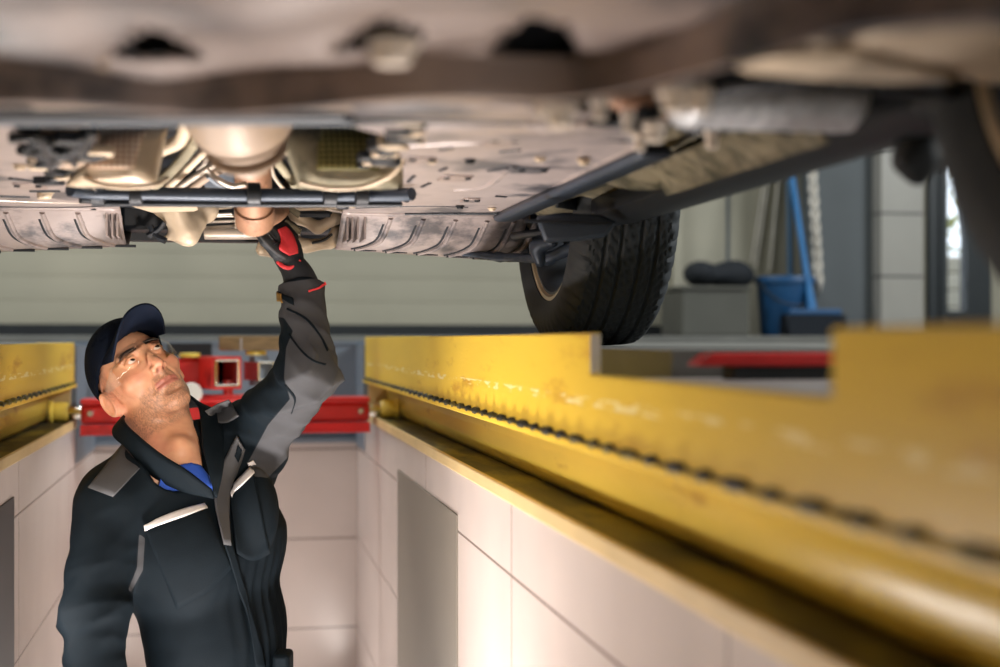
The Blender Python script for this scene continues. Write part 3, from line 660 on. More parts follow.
MB().tube(cr([W(256, 212, 2.62), W(268, 214, 2.8), W(280, 206, 3.05), W(292, 190, 3.2)], 8), .026, 18).build('exhaust_elbow', M_RUST, CAR)
# --- dark cross rod with clips
zr = .250
MB().tube([PZ(x, y, zr) for x, y in ((70, 190), (95, 193), (250, 195), (400, 195), (412, 194))], .0115, 14).build('cross_rod', M_ROD, CAR)
MB().tube([PZ(x, y, zr - .012) for x, y in ((92, 203), (250, 204), (402, 204))], .006, 10).build('cross_rod_flange', M_BLK, CAR)
for x in (98, 136, 254, 330, 362): MB().lathe([(.014, -.012), (.020, -.010), (.020, .010), (.014, .012)], PZ(x, 194, zr), (1, 0, 0), 16).build('rod_clip', M_BLK, CAR)
# --- heat shields with woven mesh each side of the tunnel
def shield(cpx, cpy, d, hw, hh, dep, m, mm, nm, tilt):
    c = W(cpx, cpy, d); xs = np.linspace(-1, 1, 17); rows = []
    for v in np.linspace(-1, 1, 13):
        r = []
        for u in xs:
            bulge = (1 - abs(u) ** 3.5) * (1 - abs(v) ** 4); wd = hw * (1 - .22 * (v + 1) / 2 * tilt)
            r.append(c + RV * (u * wd + tilt * .012 * v) + UV * (v * hh) - FV * (bulge * dep) + FV * (.02 * v))
        rows.append(r)
    o = MB().grid(rows).build(nm, m, CAR, solid=.004)
    rows = []
    for v in np.linspace(-.55, .85, 11):
        r = []
        for u in np.linspace(-.50, .62, 11):
            bulge = (1 - abs(u) ** 3.5) * (1 - abs(v) ** 4); wd = hw * (1 - .22 * (v + 1) / 2 * tilt); s = .25 * (v + .55) / 1.4
            r.append(c + RV * ((u + s * (1 - (u + .5) / 1.12)) * wd + tilt * .012 * v) + UV * (v * hh) - FV * (bulge * dep + .006) + FV * (.02 * v))
        rows.append(r)
    MB().grid(rows).build('shield_mesh', mm, o, solid=.003)
    return o
shield(122, 157, 2.15, .068, .047, .05, M_CREAM, M_MESHC, 'heat_shield', 1)
shield(345, 157, 2.15, .078, .050, .05, M_KHAKI, M_MESHG, 'heat_shield', -1)
MB().tube(cr([W(300, 182, 2.1), W(330, 188, 2.1), W(365, 186, 2.1), W(395, 172, 2.08), W(405, 150, 2.06)], 6), .005, 12, True, .8).build('shield_skirt', M_CREAM, CAR)
MB().tube(cr([W(84, 178, 2.1), W(110, 186, 2.1), W(150, 186, 2.1), W(168, 178, 2.12)], 6), .005, 12, True, .8).build('shield_skirt', M_CREAM, CAR)
MB().lathe([(0, -.03), (.034, -.028), (.042, -.01), (.042, .03), (0, .04)], W(68, 140, 2.05), (.2, -1, .1), 24).build('mount_bush', M_TAN, CAR)
# --- pipes running up into the tunnel
pr = [([(150, 190), (176, 166), (196, 140), (200, 118)], M_KHAKI, .009), ([(163, 192), (186, 170), (206, 150)], M_CREAM, .007), ([(172, 192), (205, 170), (226, 160)], M_ALU, .006), ([(186, 192), (212, 174), (236, 163)], M_TAN, .008), ([(160, 150), (180, 140), (188, 118)], M_CREAM, .012),
      ([(205, 168), (216, 178), (232, 186), (246, 184)], M_ALU, .005), ([(208, 176), (222, 186), (240, 190)], M_STEELB, .005), ([(192, 130), (202, 144), (206, 160), (198, 170)], M_ALU, .005), ([(268, 140), (284, 150), (300, 160), (310, 166)], M_CREAM, .006), ([(270, 152), (290, 178), (300, 192)], M_KHAKI, .008), ([(284, 150), (300, 172), (312, 192)], M_STEELB, .008), ([(270, 156), (274, 176), (290, 196)], M_ALU, .004), ([(276, 130), (296, 142), (306, 162)], M_BLK, .010)]
for i, (pts, m, r) in enumerate(pr):
    MB().tube(cr([W(x, y, 2.2 + .05 * (i % 4) + .003 * (y - 120)) for x, y in pts], 6), r, 10).build('coolant_pipe' if i % 2 else 'brake_pipe', m, CAR)
MB().lathe([(0, -.02), (.026, -.018), (.030, 0), (.030, .03), (0, .03)], W(218, 176, 2.6), (.1, -1, -.3), 24).build('drain_cover', M_STEELB, CAR)
# --- pieces below the rod: castings, bright tube and brackets
def blob(name, m, parts, lo_, hi_, h, k=.012, amp=.0, parent=CAR):
    xs, ys, zs = [np.arange(a, b, h) for a, b in zip(lo_, hi_)]; G = mesh_grid(xs, ys, zs); F = None
    for f in parts:
        e = f(G); F = e if F is None else smin(F, e, k)
    if amp: F = F - amp * folds(G, 90, 5, 3)
    V, Q = surface_net(F, xs, ys, zs); return np_mesh(name, V, Q, m, parent, 1)
def casting(name, m, caps, h=.005, k=.014, amp=.002):
    ps = [np.asarray(c[0]) for c in caps] + [np.asarray(c[1]) for c in caps]; r = max(max(c[2], c[3]) for c in caps) + .02
    lo_ = np.min(ps, 0) - r; hi_ = np.max(ps, 0) + r
    return blob(name, m, [lambda G, c=c: rc(G, c[0], c[1], c[2], c[3]) for c in caps], lo_, hi_, h, k, amp)
D = 3.0
casting('gearbox_mount', M_CREAM, [(W(175, 212, D), W(184, 232, D), .032, .026), (W(160, 206, D), W(205, 210, D + .05), .022, .030), (W(184, 232, D), W(166, 238, D), .020, .008), (W(196, 222, D + .02), W(190, 238, D), .024, .018)])
plate([(128, 205), (165, 201), (196, 204), (198, 210), (150, 211)], .262, M_CREAM, 'mount_flange', .006)
MB().tube([W(x, y, 3.12) for x, y in ((205, 234), (260, 234), (300, 233))], .0125, 18).build('bright_tube', M_ALU, CAR)
for x in (236, 244): MB().tube([W(x, 202, 3.1), W(x, 229, 3.1)], .003, 8).build('bracket_rod', M_ALU, CAR)
for a, b2 in (((200, 202), (236, 202)), ((203, 210), (232, 207)), ((206, 216), (234, 216)), ((200, 222), (236, 221)), ((201, 228), (236, 226))):
    MB().tube([W(*a, 3.14), W(*b2, 3.14)], .0035, 8).build('bracket_rod', M_ALU if a[1] != 210 else M_CREAM, CAR)
MB().tube(cr([W(200, 208, 3.1), W(214, 214, 3.1), W(232, 214, 3.1)], 4), .003, 8).build('clip_wire', M_ALU, CAR)
MB().tube(cr([W(204, 214, 3.1), W(218, 206, 3.1), W(234, 206, 3.1)], 4), .003, 8).build('clip_wire', M_ALU, CAR)
for x in (199, 202): MB().tube([W(x, 200, 3.08), W(x, 230, 3.08)], .004, 8).build('bracket_rod', M_CREAM, CAR)
casting('catalyst_case', M_CREAM, [(W(290, 202, 3.05), W(330, 204, 3.05), .022, .016), (W(296, 216, 3.05), W(318, 228, 3.05), .014, .012), (W(318, 228, 3.05), W(338, 218, 3.05), .012, .014), (W(290, 204, 3.05), W(298, 218, 3.05), .014, .013)])
casting('lower_bracket', M_CREAM, [(W(306, 246, 3.1), W(330, 243, 3.1), .014, .013), (W(330, 243, 3.1), W(336, 230, 3.1), .013, .012), (W(306, 246, 3.1), W(292, 236, 3.12), .013, .010), (W(262, 250, 3.14), W(278, 256, 3.14), .012, .010), (W(262, 250, 3.14), W(264, 238, 3.14), .010, .010)])
MB().tube(cr([W(312, 243, 3.05), W(324, 240, 3.05), W(332, 234, 3.05)], 4), .003, 8).build('clip_wire', M_BLK, CAR)
for a, b2, m, r in (((288, 196), (340, 200), M_ALU, .006), ((295, 209), (345, 207), M_CREAM, .006), ((300, 214), (330, 214), M_BLK, .007), ((280, 200), (300, 215), M_KHAKI, .008), ((285, 222), (300, 232), M_KHAKI, .007), ((330, 196), (382, 199), M_BLK, .007), ((300, 205), (350, 213), M_ALU, .004), ((345, 203), (375, 204), M_CREAM, .005)):
    MB().tube([W(*a, 3.0), W(*b2, 3.0)], r, 10).build('support_strut', m, CAR)
MB().bx(XT0 - .02, XT1 + .05, 3.22, 3.32, .245, .37).build('engine_cradle', M_BLK, CAR, smooth=True, bevel=.01)
# --- wiring and clips along both sides of the tunnel
for i in range(34):
    y = 120 + i * 2.6; x = 410 - i * 2.2 + rnd.uniform(-16, 10); p = PZ(x, y, .262)
    MB().box(p, (rnd.uniform(.010, .022), rnd.uniform(.008, .02), rnd.uniform(.005, .012)), np.array(Matrix.Rotation(rnd.uniform(-.5, .5), 3, 'Z'))).build('cable_clip', M_BLK if i % 4 else M_CREAM, CAR, bevel=.003)
for i in range(30):
    x = rnd.uniform(30, 104); y = rnd.uniform(128, 198); p = PZ(x, y, .262)
    MB().box(p, (rnd.uniform(.010, .020), rnd.uniform(.008, .02), rnd.uniform(.005, .012)), np.array(Matrix.Rotation(rnd.uniform(-.5, .5), 3, 'Z'))).build('cable_clip', M_BLK if i % 4 else M_CREAM, CAR, bevel=.003)
for pts in (((20, 150), (48, 156), (60, 152), (76, 158), (84, 148), (94, 130)), ((48, 168), (56, 158), (68, 154), (74, 164), (66, 172), (52, 170)), ((70, 180), (84, 186), (100, 186), (120, 200)), ((10, 138), (40, 140), (50, 170)), ((118, 204), (140, 206), (165, 207)), ((148, 236), (158, 230), (164, 222)), ((150, 226), (156, 236), (166, 241))):
    MB().tube(cr([PZ(x, y, .258) if y < 200 else W(x, y, 2.98) for x, y in pts], 6), .007, 8).build('wiring_loom', M_BLK, CAR)
# --- insulation and seam at the right, above the sill
xs = np.arange(.53, .80, .009); ys = np.arange(1.55, 2.95, .012); zs = np.arange(.215, .36, .009)
G = mesh_grid(xs, ys, zs)
cx = .655 + .02 * np.sin(G[..., 1] * 5); zz = .292 - .014 * np.sin(G[..., 1] * 9 + 2 * np.sin(G[..., 0] * 20)) - .02 * np.exp(-((G[..., 1] - 2.15) / .10) ** 2) - .022 * np.exp(-((G[..., 1] - 2.55) / .12) ** 2)
F = np.abs(G[..., 2] - zz) - .020 - .014 * folds(G, 40, 6, 8); F = np.maximum(F, np.abs(G[..., 0] - cx) - (.085 + .02 * np.sin(G[..., 1] * 17))); F = np.maximum(F, np.abs(G[..., 1] - 2.25) - .64)
V, Q = surface_net(F, xs, ys, zs); np_mesh('insulation_pad', V, Q, M_KHAKI, CAR, 1)
for x, y in ((584, 160), (640, 200), (650, 160)): bolt(x, y, .262, .010, M_CREAM, 'panel_bolt', .008)
# sill: seam strip and dark rocker panel
MB().grid([[(x, y, z + .006 * math.sin(y * 40) * w) for x, z, w in ((.630, .266, 0), (.642, .256, 1), (.660, .246, 1), (.676, .226, 0))] for y in np.linspace(1.5, 2.1, 60)]).build('sill_seam', M_KHAKI, CAR, solid=.006)
prof = [(.672, .262), (.672, .233), (.690, .220), (.705, .216), (.75, .222), (.83, .26), (.86, .31), (.80, .37)]
MB().grid([[(x, y, z) for x, z in prof] for y in np.linspace(1.24, 2.58, 20)]).build('rocker_panel', M_BLK, CAR, solid=.006)
MB().grid([[(-x, y, z) for x, z in prof] for y in np.linspace(1.24, 2.58, 20)]).build('rocker_panel', M_BLK, CAR, solid=.006)
MB().prism([W(x, y, 2.47) for x, y in ((536, 216), (560, 213), (600, 214), (618, 222), (606, 236), (580, 240), (545, 242))], FV * .03).build('liner_corner', M_ROD, CAR, bevel=.006)
MB().prism([W(x, y, 2.46) for x, y in ((524, 219), (612, 222), (612, 225), (524, 222))], FV * .01).build('liner_seam', M_BLK, CAR)
MB().tube(cr([PZ(602, 236, .209), PZ(575, 238, .214), PZ(548, 232, .222), PZ(515, 236, .222)], 6), .012, 12, True, .7).build('liner_edge', M_BLK, CAR)
MB().grid([[(x, 2.56 + .03 * math.sin(x * 40), z) for x in np.linspace(.60, .80, 12)] for z in (.245, .26, .37)]).build('wheel_arch_liner', M_BLK, CAR, solid=.006)
# --- rear silencer: ribbed silver case
x0, x1 = .465, .75
rows = []
for i, x in enumerate(np.linspace(x0, x1, 60)):
    e = min(1, min(i, 59 - i) / 5 + .35); rr = .5 * math.sin(i * 1.3) * .0012
    rows.append([(x, 1.44 + math.cos(a) * (.06 * e + rr), .261 + math.sin(a) * (.033 * e + rr)) for a in np.linspace(0, 2 * math.pi, 24, endpoint=False)])
mb = MB().grid(rows, True); mb.add(rows[0], [tuple(range(24))]); mb.add(rows[-1], [tuple(range(24))])
mb.build('silencer', M_SILV, CAR, angle=50)
MB().tube(cr([(.48, 1.50, .262), (.44, 1.50, .27), (.40, 1.55, .30), (.36, 1.7, .33)], 6), .020, 14).build('silencer_pipe', M_RUST, CAR)
MB().tube(cr([PZ(690, 116, .246), PZ(760, 126, .246), PZ(820, 134, .248), PZ(880, 130, .25)], 6), .006, 8).build('silencer_strap', M_BLK, CAR)
# --- suspension at the far right wheel
ZB = lambda x, y, d: W(x, y, d)
casting('suspension_arm', M_ROD, [(W(420, 249, 3.22), W(500, 257, 3.12), .006, .010), (W(500, 257, 3.12), W(548, 259, 2.98), .010, .013), (W(548, 259, 2.98), W(580, 244, 2.9), .013, .016)], .006)
casting('ball_joint', M_ROD, [(W(538, 252, 2.92), W(540, 262, 2.92), .016, .012), (W(536, 246, 2.92), W(552, 242, 2.88), .015, .014)], .005)
# ------------------------------------------------------------------ wheels
def tyre_mesh(name, m, xw=.105, r=RW, na=300):
    prof = [(-.085, .228), (-.104, .236), (-.116, .262), (-.117, .285), (-.110, .305), (-.100, .318), (-.092, .324)]
    inner = [(x, q) for x, q in prof]; cr_x = np.linspace(-.086, .086, 45); vs = []
    P = inner + [(x, .3285 - .004 * (abs(x) / .09) ** 3) for x in cr_x] + [(-x, q) for x, q in reversed(inner)] + [(.075, .226), (-.075, .226)]
    rows = []
    for i in range(na):
        a = 2 * math.pi * i / na; row = []
        for x, q in P:
            if q > .30 and abs(x) < .112:
                g = 0
                if min(abs(abs(x) - .022), abs(abs(x) - .058)) < .0042: g = .006
                elif abs(x) < .092:
                    ph = (a * 84 / (2 * math.pi) + (3.2 * (abs(x) - .02) / .07 if abs(x) > .02 else x * 18)) % 1.0
                    if ph < .2: g = .004
                else:
                    if (a * 58 / (2 * math.pi) + 2.3) % 1 < .30: g = .006
                q = q - g
            elif .25 < q < .272: q = q + .0
            row.append((x * xw / .118, q * r / .3285 * math.cos(a), q * r / .3285 * math.sin(a)))
        rows.append(row)
    vs = [p for q in rows for p in q]; n = len(P); fs = [(i * n + j, i * n + (j + 1) % n, ((i + 1) % na) * n + (j + 1) % n, ((i + 1) % na) * n + j) for i in range(na) for j in range(n)]
    return vs, fs
def make_wheel(loc):
    w = part_empty('wheel', CAR, loc); L = np.array(loc)
    def add(vs, fs): return MB().add([L + np.array(p) for p in vs], fs)
    add(*tyre_mesh('t', M_TYRE)).build('tyre', M_TYRE, w, angle=35)
    # the -x side is the inner side of the wheel
    MB().lathe([(.228, -.089), (.236, -.0895), (.2395, -.086), (.237, -.078), (.223, -.072), (.219, -.080)], L, (1, 0, 0), 72, closed=True).build('rim_lip', M_RIM, w)
    rim = MB().lathe([(.226, -.084), (.231, -.084), (.230, -.078), (.222, -.070), (.214, -.03), (.208, .05), (.222, .078), (.236, .086), (.240, .09), (.230, .09), (.20, .060), (.196, .0), (.205, -.06), (.218, -.084)], L, (1, 0, 0), 64, closed=True).build('rim', M_UNDD, w)
    for i in range(5):
        a = 2 * math.pi * i / 5 + .3; u = np.array([0, math.cos(a), math.sin(a)]); v = np.array([0, -math.sin(a), math.cos(a)])
        MB().prism([L + [.05, 0, 0] + u * .04 + v * .03, L + [.062, 0, 0] + u * .205 + v * .022, L + [.062, 0, 0] + u * .205 - v * .022, L + [.05, 0, 0] + u * .04 - v * .03], (.018, 0, 0)).build('spoke', M_RIM, w, bevel=.004)
    MB().lathe([(0, .035), (.065, .035), (.07, .045), (.06, .075), (0, .08)], L, (1, 0, 0), 32).build('hub', M_RIM, w)
    MB().lathe([(.06, -.02), (.150, -.02), (.150, .004), (.06, .004)], L, (1, 0, 0), 48, closed=True).build('brake_disc', M_UNDD, w)
    MB().lathe([(0, -.06), (.05, -.06), (.07, -.02), (.16, -.018), (.165, -.03), (.17, -.02), (.17, -.012), (0, -.01)], L, (1, 0, 0), 40).build('dust_shield', M_BLK, w)
    return w
WH = make_wheel((.752, YW1, ZF + RW + .002))
def copy_tree(o, p, off):
    c = o.copy(); COL.objects.link(c); c.parent = p; c.matrix_parent_inverse = o.matrix_parent_inverse.copy()
    for ch in o.children: copy_tree(ch, c, None)
    if off is not None: c.location = off
    return c
bpy.context.view_layer.update()
copy_tree(WH, CAR, (.774, YW0 + .026, ZF + RW + .002))
for y in (YW0, YW1):
    c = copy_tree(WH, CAR, (-.79, y, ZF + RW + .002)); c.rotation_euler = (0, 0, math.pi)
# near wheel surroundings
MB().grid([[(x, YW0 + .385 * math.cos(a), .315 + .385 * math.sin(a)) for x in (.64, .70, .80, .87)] for a in np.linspace(R(18), R(162), 24)]).build('wheel_arch_liner', M_BLK, CAR, solid=.006)
casting('bump_rubber', M_RUB, [(W(915, 162, 1.52), W(918, 174, 1.52), .022, .015), (W(904, 158, 1.5), W(930, 158, 1.54), .012, .02), (W(915, 140, 1.5), W(915, 158, 1.52), .02, .02)], .006)
# body sides and top, out of the picture but there
side = [(-.42, .32), (YW0 - .40, .30)] + [(YW0 + .385 * math.cos(a), .315 + .385 * math.sin(a)) for a in np.linspace(R(180), R(0), 18)] + [(1.36, .30), (2.46, .30)] + [(YW1 + .385 * math.cos(a), .315 + .385 * math.sin(a)) for a in np.linspace(R(180), R(0), 18)] + [(3.5, .32), (3.62, .5), (3.58, .78), (2.7, .95), (2.2, 1.38), (.7, 1.45), (-.2, 1.05), (-.46, .9), (-.48, .5)]
b = MB()
for sx in (-1, 1): b.prism([(sx * .875, y, z) for y, z in side], (-sx * .02, 0, 0))
top = [(3.5, .32), (3.62, .5), (3.58, .78), (2.7, .95), (2.2, 1.38), (.7, 1.45), (-.2, 1.05), (-.46, .9), (-.48, .5), (-.42, .32)]
b.grid([[(x, y, z) for y, z in top] for x in (-.86, 0, .86)])
b.build('body_shell', M_BODY, CAR, solid=0, angle=30)
# ------------------------------------------------------------------ the man
def skin_mat():
    m = bpy.data.materials.new('skin'); m.use_nodes = True; n, l, b = nodes(m)
    at = n.new('ShaderNodeAttribute'); at.attribute_name = 'tone'; nz = n.new('ShaderNodeTexNoise'); nz.inputs['Scale'].default_value = 60; nz.inputs['Detail'].default_value = 6
    tc = n.new('ShaderNodeTexCoord'); l.new(tc.outputs['Object'], nz.inputs['Vector'])
    mx = n.new('ShaderNodeMix'); mx.data_type = 'RGBA'; mx.blend_type = 'OVERLAY'; mx.inputs[0].default_value = .25; l.new(at.outputs['Color'], mx.inputs[6]); l.new(nz.outputs[0], mx.inputs[7]); l.new(mx.outputs[2], b.inputs['Base Color'])
    b.inputs['Roughness'].default_value = .42; b.inputs['Subsurface Weight'].default_value = .12; b.inputs['Subsurface Radius'].default_value = (.012, .005, .003); b.inputs['Subsurface Scale'].default_value = .5
    n2 = n.new('ShaderNodeTexNoise'); n2.inputs['Scale'].default_value = 500; l.new(tc.outputs['Object'], n2.inputs['Vector']); bp = n.new('ShaderNodeBump'); bp.inputs['Strength'].default_value = .15; bp.inputs['Distance'].default_value = .001; l.new(n2.outputs[0], bp.inputs['Height']); l.new(bp.outputs[0], b.inputs['Normal'])
    return m
M_SKIN = skin_mat()
M_NAVY = mat('navy_cloth', (10, 18, 32), .75, 0, .1, 30, .3, 900, spec=.08)
M_JBLK = (15, 23, 29); M_JGRY = (66, 67, 70)
M_CLOTH = mat('black_workwear', M_JBLK, .68, 0, .12, 20, .35, 700, spec=.08)
M_GREY = mat('grey_workwear', M_JGRY, .7, 0, .1, 20, .35, 700, spec=.35)
M_SILVER = mat('silver_piping', (196, 192, 190), .4, .2, .05, 20)
M_BLUET = mat('blue_shirt', (34, 78, 176), .8, 0, .08, 30, .2, 500)
M_GLOVE = mat('black_glove', (24, 30, 36), .6, 0, .12, 30, .3, 400)
M_REDG = mat('red_glove_pad', (228, 62, 70), .5, 0, .08, 30, .2, 300)
def jacket_mat():
    "black and grey cloth panels, parted along seams by the stored seam distance"
    m = mat('two_tone_workwear', M_JBLK, .68, 0, .12, 20, .35, 700, spec=.08); n, l, b = nodes(m); src = b.inputs['Base Color'].links[0].from_socket
    at = n.new('ShaderNodeAttribute'); at.attribute_name = 'seam'
    k = math_node(m, 'GREATER_THAN', at.outputs['Fac'], 0.0)
    mx = n.new('ShaderNodeMix'); mx.data_type = 'RGBA'; l.new(k, mx.inputs[0]); l.new(src, mx.inputs[6]); mx.inputs[7].default_value = (*lin(M_JGRY), 1); l.new(mx.outputs[2], b.inputs['Base Color'])
    return m
# head frame, fitted to the eyes, nostril, mouth, chin, ear and jaw of the photograph
HM = np.array([[.65407, .40244, -.64050], [.43699, .49013, .75420], [-.61745, .77319, -.14472]])
HA = np.stack([HM[0, i] * RV + HM[1, i] * UV - HM[2, i] * FV for i in range(3)], 1)     # columns: his left, forward, up
HO = W(144.3, 384.2, 3.02)
def H(x, y, z): return HO + HA @ np.array([x, y, z])
PER = thing('person', 'man in dark cap and black and grey work jacket reaching up to the car', 'person', (0.02, 3.0, ZP))
nb = W(170, 462, 2.985)                                        # base of the neck
JR, ER, WRr = W(113, 503, 2.88), W(95, 612, 2.80), W(98, 745, 2.73)
JL, EL, WRl = W(243, 448, 3.09), W(309, 374, 2.90), W(302, 286, 2.975)
HND = W(287, 258, 2.975)
S0, S1, S2, S3 = W(180, 486, 3.0), W(197, 545, 3.01), W(217, 632, 3.01), W(224, 740, 3.01)
LT = (JL - JR); LT[2] *= .3; LT /= np.linalg.norm(LT)
def trunk(P, pts, rs, k, st=1.42):
    "elliptical chain: narrower front to back than side to side"
    def sq(q):
        q = np.asarray(q); o = q - S1; l = o @ LT; return S1 + o - np.multiply.outer(l, LT) * (1 - 1 / st)
    Q = sq(P).astype(np.float32); return chain(Q, [sq(p) for p in pts], rs, k)
# legs (below the picture)
hipL, hipR = S3 + LT * .09, S3 - LT * .09
kL = np.array([.13, 2.90, -1.24]); kR = np.array([-.16, 2.88, -1.24]); aL = np.array([.15, 2.98, -1.62]); aR = np.array([-.20, 2.96, -1.62])
# ---- body: one skin surface, fine over the head
hb = .19
def axis_(a, b, c, r, h, H_):
    lo = np.arange(a, c - r, H_); mid = np.arange(c - r, c + r, h); hi = np.arange(c + r, b, H_); return np.concatenate([lo, mid, hi])
gx = axis_(-.50, .36, HO[0], .15, .0025, .012); gy = axis_(2.60, 3.26, HO[1], .15, .0025, .012); gz = axis_(-1.02, .22, HO[2], .15, .0025, .012)
G = mesh_grid(gx, gy, gz)
F = rc(G, H(0, -.025, -.03), nb, .058, .064)
F = smin(F, rc(G, nb, nb + (JR - nb) * .8, .055, .05), .04); F = smin(F, rc(G, nb, nb + (JL - nb) * .8, .055, .05), .04)
F = smin(F, trunk(G, [S0, S1, S2, S3], [.085, .100, .085, .09], .05), .04)
F = smin(F, chain(G, [JR, ER, WRr], [.050, .040, .027], .02), .03); F = smin(F, chain(G, [JL, EL, WRl, HND], [.050, .040, .029, .024], .02), .03)
# sternomastoid cords and collarbone hollow
F = smin(F, rc(G, H(-.062, -.015, -.04), W(187, 468, 2.905), .013, .010), .03); F = smin(F, rc(G, H(.062, -.015, -.04), W(196, 466, 2.915), .012, .010), .03)
F = smin(F, el(G, W(180, 447, 2.925), (.018, .018, .02)), .03)
# relaxed bare right hand below the picture
hd = np.array([0, -.02, -1.0]); hs = LT; hp_ = WRr + hd * .05
F = smin(F, rc(G, WRr, WRr + hd * .075, .027, .032), .02)
for i, (o_, ln) in enumerate(((-.03, .068), (-.010, .078), (.011, .074), (.030, .058))):
    a = WRr + hd * .085 + hs * o_; F = smin(F, chain(G, [a, a + hd * ln * .5 - FV * .004, a + hd * ln - FV * .018], [.0095, .009, .0075], .005), .006)
F = smin(F, chain(G, [WRr + hd * .03 + hs * .02, WRr + hd * .06 + hs * .05 - FV * .015, WRr + hd * .09 + hs * .055 - FV * .02], [.012, .011, .009], .005), .01)
ii = [np.where((g > c - hb) & (g < c + hb))[0] for g, c in zip((gx, gy, gz), HO)]
sl = tuple(slice(i[0], i[-1] + 1) for i in ii)
Lc = (G[sl] - HO.astype(np.float32)) @ HA.astype(np.float32)
sx = np.abs(Lc[..., 0]); LS = np.stack([sx, Lc[..., 1], Lc[..., 2]], -1)                  # mirrored half
h = el(Lc, (0, -.010, .045), (.075, .098, .086))
h = smin(h, el(Lc, (0, .032, -.012), (.062, .062, .080)), .03)
h = smin(h, rc(LS, (.050, .008, -.058), (.012, .072, -.090), .017, .016), .030)
h = smin(h, el(Lc, (0, .076, -.090), (.021, .016, .017)), .018)
h = smin(h, el(LS, (.047, .058, -.006), (.020, .018, .016)), .022)
h = smin(h, el(Lc, (0, .066, -.050), (.036, .026, .032)), .02)
h = smin(h, rc(LS, (.008, .088, .047), (.044, .073, .048), .0085, .009), .014)
h = smax(h, -el(LS, (.032, .096, .028), (.017, .016, .011)), .010)
h = smin(h, el(LS, (.032, .0755, .029), (.0145, .0135, .0135)), .004)
h = smin(h, chain(LS, [(.018, .082, .030), (.026, .0895, .0365), (.035, .0895, .0372), (.046, .080, .0305)], [.0028] * 4, .002), .003)
h = smin(h, chain(LS, [(.018, .082, .029), (.026, .0875, .0225), (.035, .0875, .0215), (.046, .080, .0275)], [.0026] * 4, .002), .003)
h = smin(h, chain(Lc, [(0, .088, .040), (0, .096, .020), (0, .110, -.004), (0, .114, -.011)], [.0075, .0075, .0085, .0095], .008), .010)
h = smin(h, el(LS, (.0125, .101, -.0145), (.0075, .0105, .0075)), .006)
h = smin(h, rc(Lc, (0, .104, -.018), (0, .094, -.030), .005, .006), .008)
h = smax(h, -el(LS, (.0068, .1075, -.0215), (.0036, .0058, .0042)), .002)
h = smin(h, chain(LS, [(0, .0945, -.0425), (.008, .0945, -.0415), (.018, .0885, -.0455), (.026, .0795, -.0485)], [.0034, .0036, .003, .002], .004), .005)
h = smin(h, chain(LS, [(0, .0930, -.0535), (.009, .0920, -.0535), (.018, .0865, -.0515), (.026, .0790, -.0490)], [.0044, .0042, .0032, .0018], .004), .005)
h = smax(h, -chain(LS, [(0, .0985, -.0478), (.010, .0975, -.0474), (.020, .0905, -.0490), (.029, .0815, -.0512)], [.0017, .0017, .0016, .0014], .001), .002)
h = smax(h, -el(Lc, (0, .0905, -.0685), (.020, .007, .0055)), .007)
# nasolabial fold and ears
h = smax(h, -chain(LS, [(.019, .094, -.014), (.030, .086, -.034), (.035, .078, -.052)], [.002, .0022, .0018], .001), .006)
ear_a = np.array([.078, -.012, .002])
e = el(LS, (.0765, -.010, .004), (.0095, .018, .030)); e = smin(e, el(LS, (.073, -.004, -.022), (.006, .009, .010)), .006)
q = LS - ear_a.astype(np.float32); ring = np.sqrt((np.sqrt((q[..., 1] / .62) ** 2 + (q[..., 2]) ** 2) - .026) ** 2 + (q[..., 0] - .0105 + .25 * q[..., 1]) ** 2) - .0044
pl = np.maximum(np.sqrt((q[..., 1] / .62) ** 2 + q[..., 2] ** 2) - .026, np.abs(q[..., 0] - .006 + .25 * q[..., 1]) - .0042); e = smin(e, pl, .004); e = smin(e, ring, .003); e = smax(e, -el(LS, (.0905, -.006, -.001), (.0078, .009, .014)), .002)
h = smin(h, e, .004)
Fh = smin(F[sl], h, .022); F[sl] = Fh
V, Q = surface_net(F, gx, gy, gz)
body = np_mesh('body', V, Q, M_SKIN, PER, 1)
# skin tones: stubble, lips, brows, sideburns
vv = np.array([v.co[:] for v in body.data.vertices]); lc = (vv - HO) @ HA; ax_ = np.abs(lc[:, 0]); y, z = lc[:, 1], lc[:, 2]
near = np.linalg.norm(vv - HO, axis=1) < .2
sm = lambda a, b, t: np.clip((t - a) / (b - a), 0, 1) ** 2 * (3 - 2 * np.clip((t - a) / (b - a), 0, 1))
skin = np.array(lin((214, 160, 126))); stub = np.array(lin((96, 72, 60))); lip = np.array(lin((178, 104, 92))); brow = np.array(lin((46, 34, 30))); flush = np.array(lin((214, 138, 112))); inner = np.array(lin((120, 60, 48)))
noise = .5 * folds(vv, 700, 6, 2) + np.random.default_rng(4).normal(0, .45, len(vv))
k_st = sm(-.028, -.050, z - .10 * np.clip(ax_ - .035, 0, 1) * 1.0 + .012 * (y < .05)) * sm(.0, .02, y + .012) * near
k_st = np.maximum(k_st, sm(.030, .022, ax_) * sm(-.022, -.030, z) * sm(.07, .08, y) * sm(-.060, -.052, z) * near)
k_st = np.maximum(k_st, sm(.060, .066, ax_) * sm(-.012, .0, y) * sm(.030, .018, y) * sm(-.04, .02, z) * near * .8)
k_st *= np.clip(.45 + .4 * noise, .12, .68) * sm(-.125, -.108, z)
k_lip = (sm(-.0585, -.0555, z) * sm(-.0385, -.0410, z + .10 * ax_ ** 1.0 * .06) * sm(.029, .024, ax_) * sm(.078, .084, y)) * near * .8
